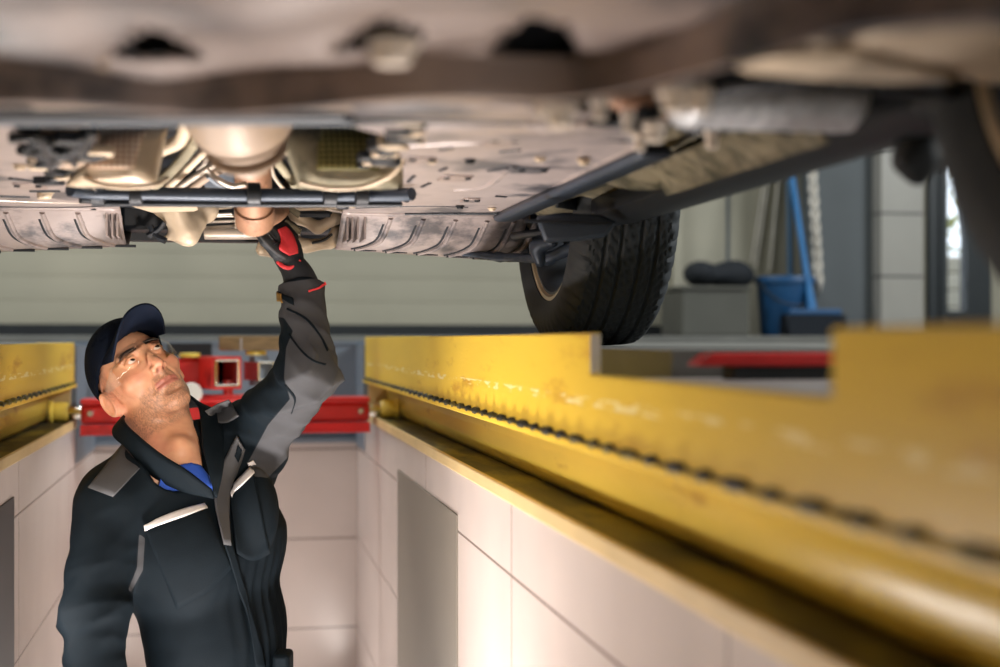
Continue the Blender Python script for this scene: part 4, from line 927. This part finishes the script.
k_br = sm(.0445, .0475, z - .10 * (ax_ - .03) * (ax_ < .04) + .25 * np.clip(ax_ - .040, 0, 1)) * sm(.0585, .055, z - .08 * (ax_ - .03) * (ax_ < .04) + .25 * np.clip(ax_ - .040, 0, 1)) * sm(.009, .014, ax_) * sm(.054, .047, ax_) * sm(.05, .06, y) * near * np.clip(.85 + .3 * noise, .5, 1)
k_fl = (np.exp(-((ax_ - .045) ** 2 + (z + .004) ** 2) / .0004) + np.exp(-(ax_ ** 2 + (z + .012) ** 2) / .0002)) * (y > .04) * near * .5 + np.exp(-((ax_ - .08) ** 2) / .0002) * near * .5
k_in = np.exp(-((ax_ - .0068) ** 2 + (z + .0215) ** 2) / .000016) * (y > .09) * near
c = np.tile(skin, (len(vv), 1))
for k, t in ((np.clip(k_fl, 0, 1), flush), (k_st, stub), (k_lip, lip), (k_br, brow), (k_in, inner)): c = c * (1 - k[:, None]) + t * k[:, None]
a_ = body.data.color_attributes.new('tone', 'FLOAT_COLOR', 'POINT'); a_.data.foreach_set('color', np.concatenate([c, np.ones((len(c), 1))], 1).astype(np.float32).ravel())
# eyes: white ball, iris disc, pupil
M_EYE = mat('eye_white', (226, 214, 206), .15, 0, .03, 20); M_IRIS = mat('brown_iris', (62, 46, 38), .1, 0, .2, 300); M_PUP = mat('pupil', (8, 8, 8), .05)
gaze = np.array([.22, .93, .30]); gaze /= np.linalg.norm(gaze)
for s in (-1, 1):
    ec = np.array([s * .032, .0765, .0292]); g = HA @ gaze
    prof = [(0.0138 * math.sin(t), -.0138 * math.cos(t)) for t in np.linspace(0, math.pi, 17)]
    eo = MB().lathe(prof, H(*ec), g, 24).build('eye', M_EYE, PER)
    MB().lathe([(0, .01415), (.0028, .0141), (.0056, .0132), (.0060, .0124)], H(*ec), g, 20).build('iris', M_IRIS, eo)
    MB().lathe([(0, .01445), (.0022, .0143), (.0026, .0139)], H(*ec), g, 16).build('pupil', M_PUP, eo)
# eyebrows: short dark hair lying along the brow ridge
M_HAIR = mat('dark_hair', (40, 30, 26), .7, 0, .3, 200, .5, 600)
BB = BVHTree.FromPolygons([v.co[:] for v in body.data.vertices], [p.vertices[:] for p in body.data.polygons])
def on_face(x, z, off=0.0):
    o_ = Vector(H(x, .20, z)); hit = BB.ray_cast(o_, Vector(-HA[:, 1])); return np.array(hit[0] + hit[1] * off)
for s in (-1, 1):
    pts = [on_face(s * x, z, .0004) for x, z in ((.012, .0455), (.019, .0495), (.028, .0525), (.037, .0525), (.045, .049), (.051, .0445))]
    MB().tube(cr(pts, 5), list(np.interp(np.linspace(0, 1, 26), [0, .15, .5, 1], [.0028, .0044, .0040, .0012])), 8, True, .5).build('eyebrow', M_HAIR, PER)
# cap
def hl(P): return (P - HO.astype(np.float32)) @ HA.astype(np.float32)
r_ = .20; xs, ys, zs = [np.arange(c - r_, c + r_, .004) for c in HO]; G = mesh_grid(xs, ys, zs); L = hl(G)
F = el(L, (0, -.014, .052), (.088, .110, .098)); F = smin(F, el(L, (0, .03, .085), (.070, .062, .062)), .03)
F = F - .002 * folds(L, 45, 4, 4)
inn = F + .006
edge = L[..., 2] - (.048 + .36 * L[..., 1])
F = np.maximum(F, -edge); F = np.maximum(F, -inn)
V, Q = surface_net(F, xs, ys, zs); cap = np_mesh('cap', V, Q, M_NAVY, PER, 1)
cap['label'] = 'navy cloth cap'
rows = []
for v in np.linspace(0, 1, 9):
    row = []
    for u in np.linspace(-1, 1, 25):
        w_ = .072 * (1 - .06 * v); x = w_ * u; y0 = .030 + .066 * math.sqrt(max(0, 1 - (u * .97) ** 2)); y1 = .060 + .128 * math.sqrt(max(0, 1 - (abs(u) * .985) ** 3.4))
        yy = y0 + (y1 - y0) * v; zz = .050 + .36 * y0 * 1.0 + (yy - y0) * .12 - .024 * u * u * v; row.append(tuple(H(x, yy, zz)))
    rows.append(row)
MB().grid(rows).build('visor', M_NAVY, cap, solid=.005, bevel=.001, angle=60)
MB().lathe([(0, .006), (.006, .005), (.008, 0)], H(0, -.014, .150), HA[:, 2], 14).build('cap_button', M_NAVY, cap)
# safety glasses
M_LENS = bpy.data.materials.new('clear_lens'); M_LENS.use_nodes = True; n_ = M_LENS.node_tree.nodes; l_ = M_LENS.node_tree.links; n_.remove(n_['Principled BSDF'])
t1 = n_.new('ShaderNodeBsdfTransparent'); t1.inputs[0].default_value = (.97, .96, .94, 1); t2 = n_.new('ShaderNodeBsdfGlossy'); t2.inputs['Roughness'].default_value = .06; mxs = n_.new('ShaderNodeMixShader')
fr = n_.new('ShaderNodeFresnel'); fr.inputs[0].default_value = 1.34; l_.new(fr.outputs[0], mxs.inputs[0]); l_.new(t1.outputs[0], mxs.inputs[1]); l_.new(t2.outputs[0], mxs.inputs[2]); l_.new(mxs.outputs[0], n_['Material Output'].inputs['Surface'])
M_FRM = mat('clear_plastic_frame', (222, 206, 186), .25)
M_FRM.node_tree.nodes['Principled BSDF'].inputs['Transmission Weight'].default_value = .5
M_SIDE = bpy.data.materials.new('clear_side_shield'); M_SIDE.use_nodes = True; n_ = M_SIDE.node_tree.nodes; l_ = M_SIDE.node_tree.links
t1 = n_.new('ShaderNodeBsdfTransparent'); mxs = n_.new('ShaderNodeMixShader'); mxs.inputs[0].default_value = .11; n_['Principled BSDF'].inputs['Base Color'].default_value = (*lin((236, 224, 206)), 1); n_['Principled BSDF'].inputs['Roughness'].default_value = .08
l_.new(t1.outputs[0], mxs.inputs[1]); l_.new(n_['Principled BSDF'].outputs[0], mxs.inputs[2]); l_.new(mxs.outputs[0], n_['Material Output'].inputs['Surface'])
def lens_y(x): return .114 - 7.2 * x * x - 260 * x ** 4
rows = []
for z_ in np.linspace(0, 1, 7):
    row = []
    for x in np.linspace(-.074, .074, 41):
        zt_ = .047 - 1.1 * x * x; zb_ = -.002 - 2.0 * max(0, abs(x) - .035) * -.15 + .020 * math.exp(-(x / .011) ** 2) - .0; zz = zb_ + (zt_ - zb_) * z_
        row.append(tuple(H(x, lens_y(x) - .05 * (z_ - .6) ** 2, zz)))
    rows.append(row)
gls = MB().grid(rows).build('safety_glasses', M_LENS, PER); gls['label'] = 'clear safety glasses'
MB().tube([H(x, lens_y(x) - .008, .047 - 1.1 * x * x) for x in np.linspace(-.074, .074, 31)], .0009, 6).build('brow_bar', M_SIDE, gls)
for s in (-1, 1):
    rows = []
    for t in np.linspace(0, 1, 9):
        x = s * (.073 + .010 * t ** .5); yy = lens_y(.074) + (-.035 - lens_y(.074)) * t; hh = .016 * (1 - t) ** 1.5 + .0025; zc_ = .022 + .004 * t
        rows.append([tuple(H(x, yy, zc_ + k * hh)) for k in (-1, 0, 1)])
    MB().grid(rows).build('temple_arm', M_SIDE, gls, solid=.0016)
# ---- jacket
def poly_dist(P, poly):
    "signed pixel distance to a closed outline, positive inside"
    p = np.array(poly, float); d = np.full(len(P), 1e9); ins = np.zeros(len(P), bool); n = len(p)
    for i in range(n):
        a, b_ = p[i], p[(i + 1) % n]; ab = b_ - a; t = np.clip(((P - a) @ ab) / (ab @ ab + 1e-9), 0, 1); d = np.minimum(d, np.linalg.norm(P - a - t[:, None] * ab, axis=1))
        c_ = ((a[1] > P[:, 1]) != (b_[1] > P[:, 1])); xi = (b_[0] - a[0]) * (P[:, 1] - a[1]) / (b_[1] - a[1] + 1e-12) + a[0]; ins ^= c_ & (P[:, 0] < xi)
    return np.where(ins, d, -d)
hj = .005
xs = np.arange(-.46, .34, hj); ys = np.arange(2.60, 3.30, hj); zs = np.arange(-.80, .17, hj); G = mesh_grid(xs, ys, zs)
T = trunk(G, [S0, S1, S2, S3], [.112, .136, .106, .118], .05)
T = smin(T, rc(G, nb - UV * .01, JR, .080, .074), .05); T = smin(T, rc(G, nb - UV * .01, JL, .080, .082), .05)
T = smin(T, el(G, W(256, 512, 2.97), (.052, .05, .095)), .02)                       # bulging left chest pocket
T = smin(T, el(G, W(185, 560, 2.885), (.07, .03, .08)), .05)
A_R = chain(G, [JR, ER, WRr], [.080, .066, .054], .03); A_L = chain(G, [JL, EL, WRl - (WRl - EL) * .02], [.086, .064, .049], .03)
F = smin(T, A_R, .022); F = smin(F, A_L, .05)
# cloth: hanging folds on the body, gathered folds at elbows and armpits
wv = .0055 * folds(G, 42, 6, 11, (1, 1, .45))
dE = np.linalg.norm(G - ER.astype(np.float32), axis=-1); dL = np.linalg.norm(G - EL.astype(np.float32), axis=-1); dS = np.linalg.norm(G - JL.astype(np.float32), axis=-1); dR = np.linalg.norm(G - JR.astype(np.float32), axis=-1)
def arm_folds(J, E_, seed, f, am):
    ax = ((E_ - J) / np.linalg.norm(E_ - J)).astype(np.float32); t = (G - J.astype(np.float32)) @ ax; r = np.random.default_rng(seed)
    o = G @ r.normal(0, 1, 3).astype(np.float32); return am * (1 - 2 * np.abs(np.sin(f * t + 9 * o + 1.5 * np.sin(24 * o))))
wR = .008 * folds(G, 70, 4, 21, (1, 1, 1.5)) + arm_folds(ER, WRr, 2, 23, .004); wL = arm_folds(EL, WRl, 5, 40, .007) + .006 * folds(G, 75, 4, 31); wU = arm_folds(JL, EL, 9, 30, .006)
near_R = np.exp(-(A_R / .02) ** 2) * (T > .0); near_L = np.exp(-(np.minimum(A_L, .1) / .02) ** 2) * (T > .0)
sR = np.clip(1.25 - dE / .20, .25, 1); sL = np.clip(1.3 - dL / .17, .15, 1)
F = F - wv - near_R * sR * wR - near_L * (sL * wL + .5 * wU)
# waist gathers at his left side
dW = np.exp(-(((G - W(272, 610, 2.97).astype(np.float32)) / np.array([.07, .12, .10], np.float32)) ** 2).sum(-1))
fr_ = (G - S2.astype(np.float32)) @ (FV * .8 + RV * .2).astype(np.float32); F = F + dW * (.012 + .006 * np.sin(fr_ * 260))
# neck opening and V
cut = rc(G, W(171, 466, 2.925), W(150, 395, 2.93), .066, .092)
cut = smin(cut, chain(G, [W(178, 462, 2.87), W(196, 474, 2.85), W(211, 487, 2.85)], [.052, .032, .006], .01), .02)
F = smax(F, -cut, .006)
F = np.maximum(F, ((G - WRl.astype(np.float32)) @ ((WRl - EL) / np.linalg.norm(WRl - EL)).astype(np.float32)))
F = np.maximum(F, -.775 - G[..., 2])
V, Q = surface_net(F, xs, ys, zs)
jk = np_mesh('jacket', V, Q, jacket_mat(), PER, 1); jk['label'] = 'black and grey work jacket'
vv = np.array([v.co[:] for v in jk.data.vertices]); pj = proj(vv)
grey = poly_dist(pj, [(268, 285), (330, 276), (350, 340), (345, 385), (300, 445), (256, 490), (247, 464), (268, 425), (290, 399), (284, 378), (286, 348), (293, 331), (284, 318), (272, 316)])
seg = lambda a, b_: (lambda t: np.linalg.norm(vv - a - t[:, None] * (b_ - a), axis=1))(np.clip(((vv - a) @ (b_ - a)) / ((b_ - a) @ (b_ - a)), 0, 1))
armd = np.minimum(seg(JL, EL), seg(EL, WRl)); grey = np.where(armd < .13, grey, -5)
stripe = poly_dist(pj, [(139, 534), (145, 538), (143, 570), (131, 592), (128, 590), (137, 568)]); grey = np.maximum(grey, np.where(vv @ FV < 2.95, stripe, -5))
at = jk.data.attributes.new('seam', 'FLOAT', 'POINT'); at.data.foreach_set('value', np.clip(grey, -6, 6).astype(np.float32))
me = jk.data
BV = BVHTree.FromPolygons([v.co[:] for v in me.vertices], [p.vertices[:] for p in me.polygons])
def on_jacket(px, py, off):
    d = Vector(W(px, py, 1.0)).normalized(); hit = BV.ray_cast(Vector((0, 0, 0)), d)
    if hit[0] is None: hit = (Vector(W(px, py, 2.95)), Vector(-FV), 0, 0)
    return np.array(hit[0] + hit[1] * off)
def patch(name, la, lb, m, off=.003, n=14, k=10, thick=.003, parent=None):
    "cloth piece lying on the jacket between two seam lines"
    a = cr([(x, y, 0) for x, y in la], 6) if len(la) > 2 else [np.array([*la[0], 0.]) * (1 - t) + np.array([*la[1], 0.]) * t for t in np.linspace(0, 1, 13)]
    b_ = cr([(x, y, 0) for x, y in lb], 6) if len(lb) > 2 else [np.array([*lb[0], 0.]) * (1 - t) + np.array([*lb[1], 0.]) * t for t in np.linspace(0, 1, 13)]
    def rs(c):
        s = np.linspace(0, len(c) - 1, n); return [c[int(q)] * (1 - (q % 1)) + c[min(int(q) + 1, len(c) - 1)] * (q % 1) for q in s]
    a, b_ = rs(a), rs(b_); rows = [[on_jacket(*(p * (1 - t) + q * t)[:2], off) for p, q in zip(a, b_)] for t in np.linspace(0, 1, k)]
    R_ = np.array(rows)
    for _ in range(2): R_[1:-1, 1:-1] = .5 * R_[1:-1, 1:-1] + .125 * (R_[2:, 1:-1] + R_[:-2, 1:-1] + R_[1:-1, 2:] + R_[1:-1, :-2])
    return MB().grid([[tuple(p) for p in r] for r in R_]).build(name, m, parent or jk, solid=thick, angle=60)
patch('shoulder_patch', [(125, 443), (152, 456)], [(89, 488), (113, 497)], M_GREY)
patch('shoulder_patch', [(205, 411), (216, 405), (229, 400)], [(219, 424), (229, 423), (240, 416)], M_GREY)
pk = patch('chest_pocket', [(145, 529), (175, 520), (205, 508)], [(177, 608), (208, 590), (231, 566)], M_CLOTH, .005, 18, 14, .004); pk['label'] = 'chest pocket with silver zip'
patch('pocket_zip', [(142, 525), (172, 514), (203, 505)], [(144, 531), (175, 521), (206, 510)], M_SILVER, .009, 14, 4, .003, pk)
pk2 = patch('chest_pocket', [(229, 497), (241, 484), (253, 470)], [(235, 553), (250, 560), (268, 552)], M_CLOTH, .005, 18, 14, .004)
patch('pocket_zip', [(228, 495), (240, 483), (252, 470)], [(231, 499), (244, 487), (255, 475)], M_SILVER, .009, 14, 4, .003, pk2)
patch('zip_tag', [(246, 462), (253, 458)], [(248, 468), (255, 464)], M_SILVER, .009, 6, 5, .003)
fly = patch('front_placket', [(239, 435), (224, 458), (213, 481), (214, 510), (222, 545)], [(246, 448), (238, 466), (230, 488), (227, 512), (228, 546)], M_GREY, .008, 26, 7, .004); fly['label'] = 'grey front placket'
patch('placket_window', [(240, 443), (233, 456)], [(243, 448), (236, 462)], M_CLOTH, .012, 8, 5, .002, fly)
patch('zip_fly', [(221, 540), (234, 582), (246, 622), (254, 668)], [(229, 541), (242, 585), (254, 626), (264, 670)], M_CLOTH, .007, 26, 6, .004)
for a_l in ([(288, 308), (306, 318), (320, 334), (328, 350)], [(290, 334), (302, 350), (314, 360), (326, 364)], [(286, 384), (296, 398), (292, 412)]):
    patch('sleeve_seam', a_l, [(x - 1.2, y + 1.6) for x, y in a_l], M_CLOTH, .0015, 20, 3, .002)
# stand-up collar with open lapels
ci = [(212, 489, 2.862), (186, 470, 2.850), (162, 455, 2.858), (140, 437, 2.880), (124, 421, 2.93), (129, 412, 3.00), (150, 404, 3.05), (178, 392, 3.06), (197, 403, 3.03), (201, 424, 2.965), (203, 446, 2.90), (208, 470, 2.872), (213, 489, 2.862)]
co = [(214, 498, 2.868), (180, 490, 2.875), (149, 473, 2.885), (129, 450, 2.890), (114, 436, 2.945), (118, 424, 3.03), (146, 416, 3.09), (182, 408, 3.10), (210, 408, 3.06), (222, 428, 2.985), (224, 452, 2.915), (222, 474, 2.880), (216, 498, 2.868)]
a, b_ = cr([W(*p) for p in ci], 6), cr([W(*p) for p in co], 6)
MB().grid([[tuple(p * (1 - t) + q * t - FV * .003 * math.sin(math.pi * t)) for p, q in zip(a, b_)] for t in np.linspace(0, 1, 6)]).build('collar', M_CLOTH, jk, solid=.006, angle=60)
# shirt in the V
xs = np.arange(-.14, .10, .006); ys = np.arange(2.76, 3.2, .006); zs = np.arange(-.50, -.22, .006); G = mesh_grid(xs, ys, zs)
F = trunk(G, [S0, S1], [.103, .126], .05); F = smin(F, rc(G, nb - UV * .01, JR, .066, .06), .05); F = smin(F, rc(G, nb - UV * .01, JL, .066, .06), .05)
F = smin(F, rc(G, W(188, 466, 2.905), W(206, 486, 2.90), .022, .018), .02)
pn = (W(199, 463, 2.9) - W(178, 466, 2.9)); up_ = np.cross(pn, FV); up_ = up_ / np.linalg.norm(up_); up_ = up_ if up_[2] > 0 else -up_
F = np.maximum(F, (G - W(188, 464.5, 2.9).astype(np.float32)) @ (up_ * .93 + FV * .35).astype(np.float32)); V, Q = surface_net(F, xs, ys, zs); np_mesh('shirt', V, Q, M_BLUET, PER, 1)
# sleeve cuff: knitted black wristband with a red rim, strap with buckle
MB().tube(cr([W(302, 288, 2.975), W(298, 275, 2.975), W(291, 263, 2.975)], 6), list(np.linspace(.044, .031, 13)), 20, True, .9).build('knit_cuff', M_GLOVE, PER)
patch('cuff_strap', [(280, 291), (287, 296), (294, 299)], [(281, 297), (288, 302), (295, 306)], M_CLOTH, .006, 10, 4, .004)
patch('strap_buckle', [(281, 292), (285, 295)], [(282, 302), (286, 304)], mat('brass_buckle', (150, 116, 60), .4, .6), .010, 6, 6, .003)
patch('cuff_piping', [(308, 291), (318, 287), (325, 282)], [(308, 293), (318, 289), (326, 284)], M_REDG, .004, 12, 3, .003)
# work glove on the raised hand: palm, thumb and four fingers closing on the exhaust
gp = dict(a=W(290, 262, 2.975), p=W(283, 246, 2.985))
xs = np.arange(.0, .20, .0035); ys = np.arange(2.86, 3.16, .0035); zs = np.arange(.12, .30, .0035)
c0 = W(281, 246, 2.985); xs = np.arange(c0[0] - .085, c0[0] + .075, .0032); ys = np.arange(c0[1] - .07, c0[1] + .13, .0032); zs = np.arange(c0[2] - .06, c0[2] + .09, .0032)
G = mesh_grid(xs, ys, zs)
kn = [W(275, 232, 2.965), W(281, 229, 2.985), W(287, 227, 3.005), W(292, 228, 3.022)]
F = rc(G, W(291, 263, 2.975), W(287, 252, 2.98), .029, .030)
for k_ in kn: F = smin(F, rc(G, W(288, 255, 2.982), k_, .020, .0125), .018)
tips = [(W(266, 225, 2.958), W(257, 222, 2.985), W(254, 226, 3.015)), (W(271, 221, 2.985), W(262, 217, 3.01), W(257, 221, 3.04)), (W(278, 220, 3.012), W(269, 216, 3.04), W(262, 220, 3.065)), (W(285, 222, 3.035), W(277, 219, 3.06), W(269, 222, 3.075))]
for k_, (p1, p2, p3) in zip(kn, tips): F = smin(F, chain(G, [k_, p1, p2, p3], [.0122, .0112, .0102, .0092], .004), .005)
F = smin(F, chain(G, [W(287, 259, 2.965), W(277, 252, 2.945), W(266, 241, 2.935), W(257, 230, 2.935)], [.018, .0155, .0128, .0105], .006), .010)
F = F - .0009 * folds(G, 220, 4, 6)
V, Q = surface_net(F, xs, ys, zs); gv = np_mesh('glove', V, Q, M_GLOVE, PER, 1); gv['label'] = 'black work glove with red back pad'
BJ = BV; BV = BVHTree.FromPolygons([v.co[:] for v in gv.data.vertices], [p.vertices[:] for p in gv.data.polygons])
patch('back_pad', [(277, 230), (281, 240), (279, 249), (289, 256)], [(285, 227), (291, 234), (296, 246), (297, 254)], M_REDG, .003, 16, 9, .004, gv)
patch('seam_piping', [(257, 229), (266, 241), (278, 252), (286, 257)], [(256, 231), (265, 244), (277, 255), (286, 260)], M_GREY, .002, 14, 3, .002, gv)
for q in (((262, 230), (272, 240)), ((266, 229), (276, 240)), ((272, 246), (279, 242))): patch('finger_seam', [q[0], q[1]], [(q[0][0] + 1.2, q[0][1] - 1), (q[1][0] + 1.2, q[1][1] - 1)], M_GREY, .002, 8, 3, .0015, gv)
MB().tube(cr([W(278, 262, 2.95), W(284, 267, 2.943), W(292, 267.5, 2.944), W(300, 261, 2.955)], 6), .0045, 8, True, 1.0).build('wrist_band', M_REDG, gv)
BV = BJ
# trousers and boots
xs = np.arange(-.34, .34, .012); ys = np.arange(2.70, 3.30, .012); zs = np.arange(-1.66, -.70, .012); G = mesh_grid(xs, ys, zs)
F = trunk(G, [S2, S3], [.112, .118], .05); F = smin(F, chain(G, [hipL, kL, aL], [.095, .075, .068], .03), .04); F = smin(F, chain(G, [hipR, kR, aR], [.095, .075, .068], .03), .04); F = F - .005 * folds(G, 40, 5, 8)
F = np.maximum(F, -1.64 - G[..., 2]); V, Q = surface_net(F, xs, ys, zs); np_mesh('trousers', V, Q, M_CLOTH, PER, 1)
pch = casting('side_pouch', M_CLOTH, [(W(281, 648, 2.96), W(281, 690, 2.96), .016, .016), (W(284, 640, 2.98), W(284, 690, 2.98), .014, .016)], .005, .01, .001, ) if False else None
MB().box(W(283, 675, 2.97), (.018, .035, .05), np.stack([RV, FV, UV])).build('side_pouch', M_CLOTH, PER, bevel=.008)
M_BOOT = mat('work_boot', (40, 36, 32), .6, 0, .15, 20)
for nm, a in (('l', aL), ('r', aR)):
    f0 = np.array([a[0], a[1] + .03, ZP]); xs = np.arange(f0[0] - .09, f0[0] + .09, .008); ys = np.arange(f0[1] - .26, f0[1] + .11, .008); zs = np.arange(ZP - .02, ZP + .17, .008); G = mesh_grid(xs, ys, zs)
    F = rc(G, f0 + [0, .02, .05], f0 + [0, -.17, .035], .046, .044); F = smin(F, rc(G, f0 + [0, 0, .06], f0 + [0, .0, .13], .05, .052), .03); F = np.maximum(F, ZP + .003 - G[..., 2])
    V, Q = surface_net(F, xs, ys, zs); np_mesh('boot', V, Q, M_BOOT, PER, 1)
# ------------------------------------------------------------------ light
def area(name, loc, rot, sx, sy, e, col):
    l = bpy.data.lights.new(name, 'AREA'); l.shape = 'RECTANGLE'; l.size = sx; l.size_y = sy; l.energy = e; l.color = col
    o = bpy.data.objects.new(name, l); COL.objects.link(o); o.location = loc; o.rotation_euler = rot; return o
WARM = (1.0, .91, .85); COOL = (.94, .98, 1.0)
# lamps in the pit: one on the pit floor shining up, tubes on both walls, unseen fill lights added at the end
fl = area('pit_floor_lamp', (.05, 2.5, -1.35), (R(180), 0, 0), .22, .30, 22, WARM); fl.data.spread = R(112)
area('pit_tube_left', (-.455, 2.35, -.55), (0, R(-100), 0), .08, 1.0, 10, WARM)
area('pit_tube_right', (.455, .9, -.62), (0, R(110), 0), .08, 1.2, 8, WARM)
area('pit_end_fill_left', (-.455, 4.3, -1.25), (0, R(-115), 0), .08, 1.2, 7, WARM)  # added out of view to brighten the end wall
area('pit_end_fill_right', (.455, 4.4, -1.25), (0, R(115), 0), .08, 1.2, 7, WARM)  # its counterpart, likewise added to lift the pit end
area('ceiling_lamp_far', (-1.0, 5.6, 4.1), (0, 0, 0), 1.8, .8, 150, COOL)
area('ceiling_lamp_right', (4.0, 4.2, 4.1), (0, 0, 0), .8, 3.0, 36, COOL)
area('ceiling_lamp_left', (-2.8, 2.2, 4.1), (0, 0, 0), .8, 3.0, 80, COOL)
area('side_fill_light', (6.2, 1.4, 3.0), (0, R(65), 0), 1.6, 2.4, 480, COOL)  # added fill for the red bar and recess; the wall has no window
sp = bpy.data.lights.new('face_fill_spot', 'SPOT'); sp.energy = 210; sp.color = (1, .88, .78); sp.spot_size = R(21); sp.spot_blend = 1.0; sp.shadow_soft_size = .10  # added unseen spot that brightens the man's face and arm
so = bpy.data.objects.new('face_fill_spot', sp); COL.objects.link(so); so.location = (.41, .55, -.30)
so.rotation_euler = (Vector((-.09, 2.95, -.05)) - Vector(so.location)).to_track_quat('-Z', 'Y').to_euler()
w = bpy.data.worlds.new('sky'); SC.world = w; w.use_nodes = True
bg = w.node_tree.nodes['Background']; bg.inputs[0].default_value = (.8, .9, 1.0, 1); bg.inputs[1].default_value = 2.6
SC.cycles.use_denoising = True
SC.cycles.max_bounces = 6; SC.cycles.sample_clamp_indirect = 4
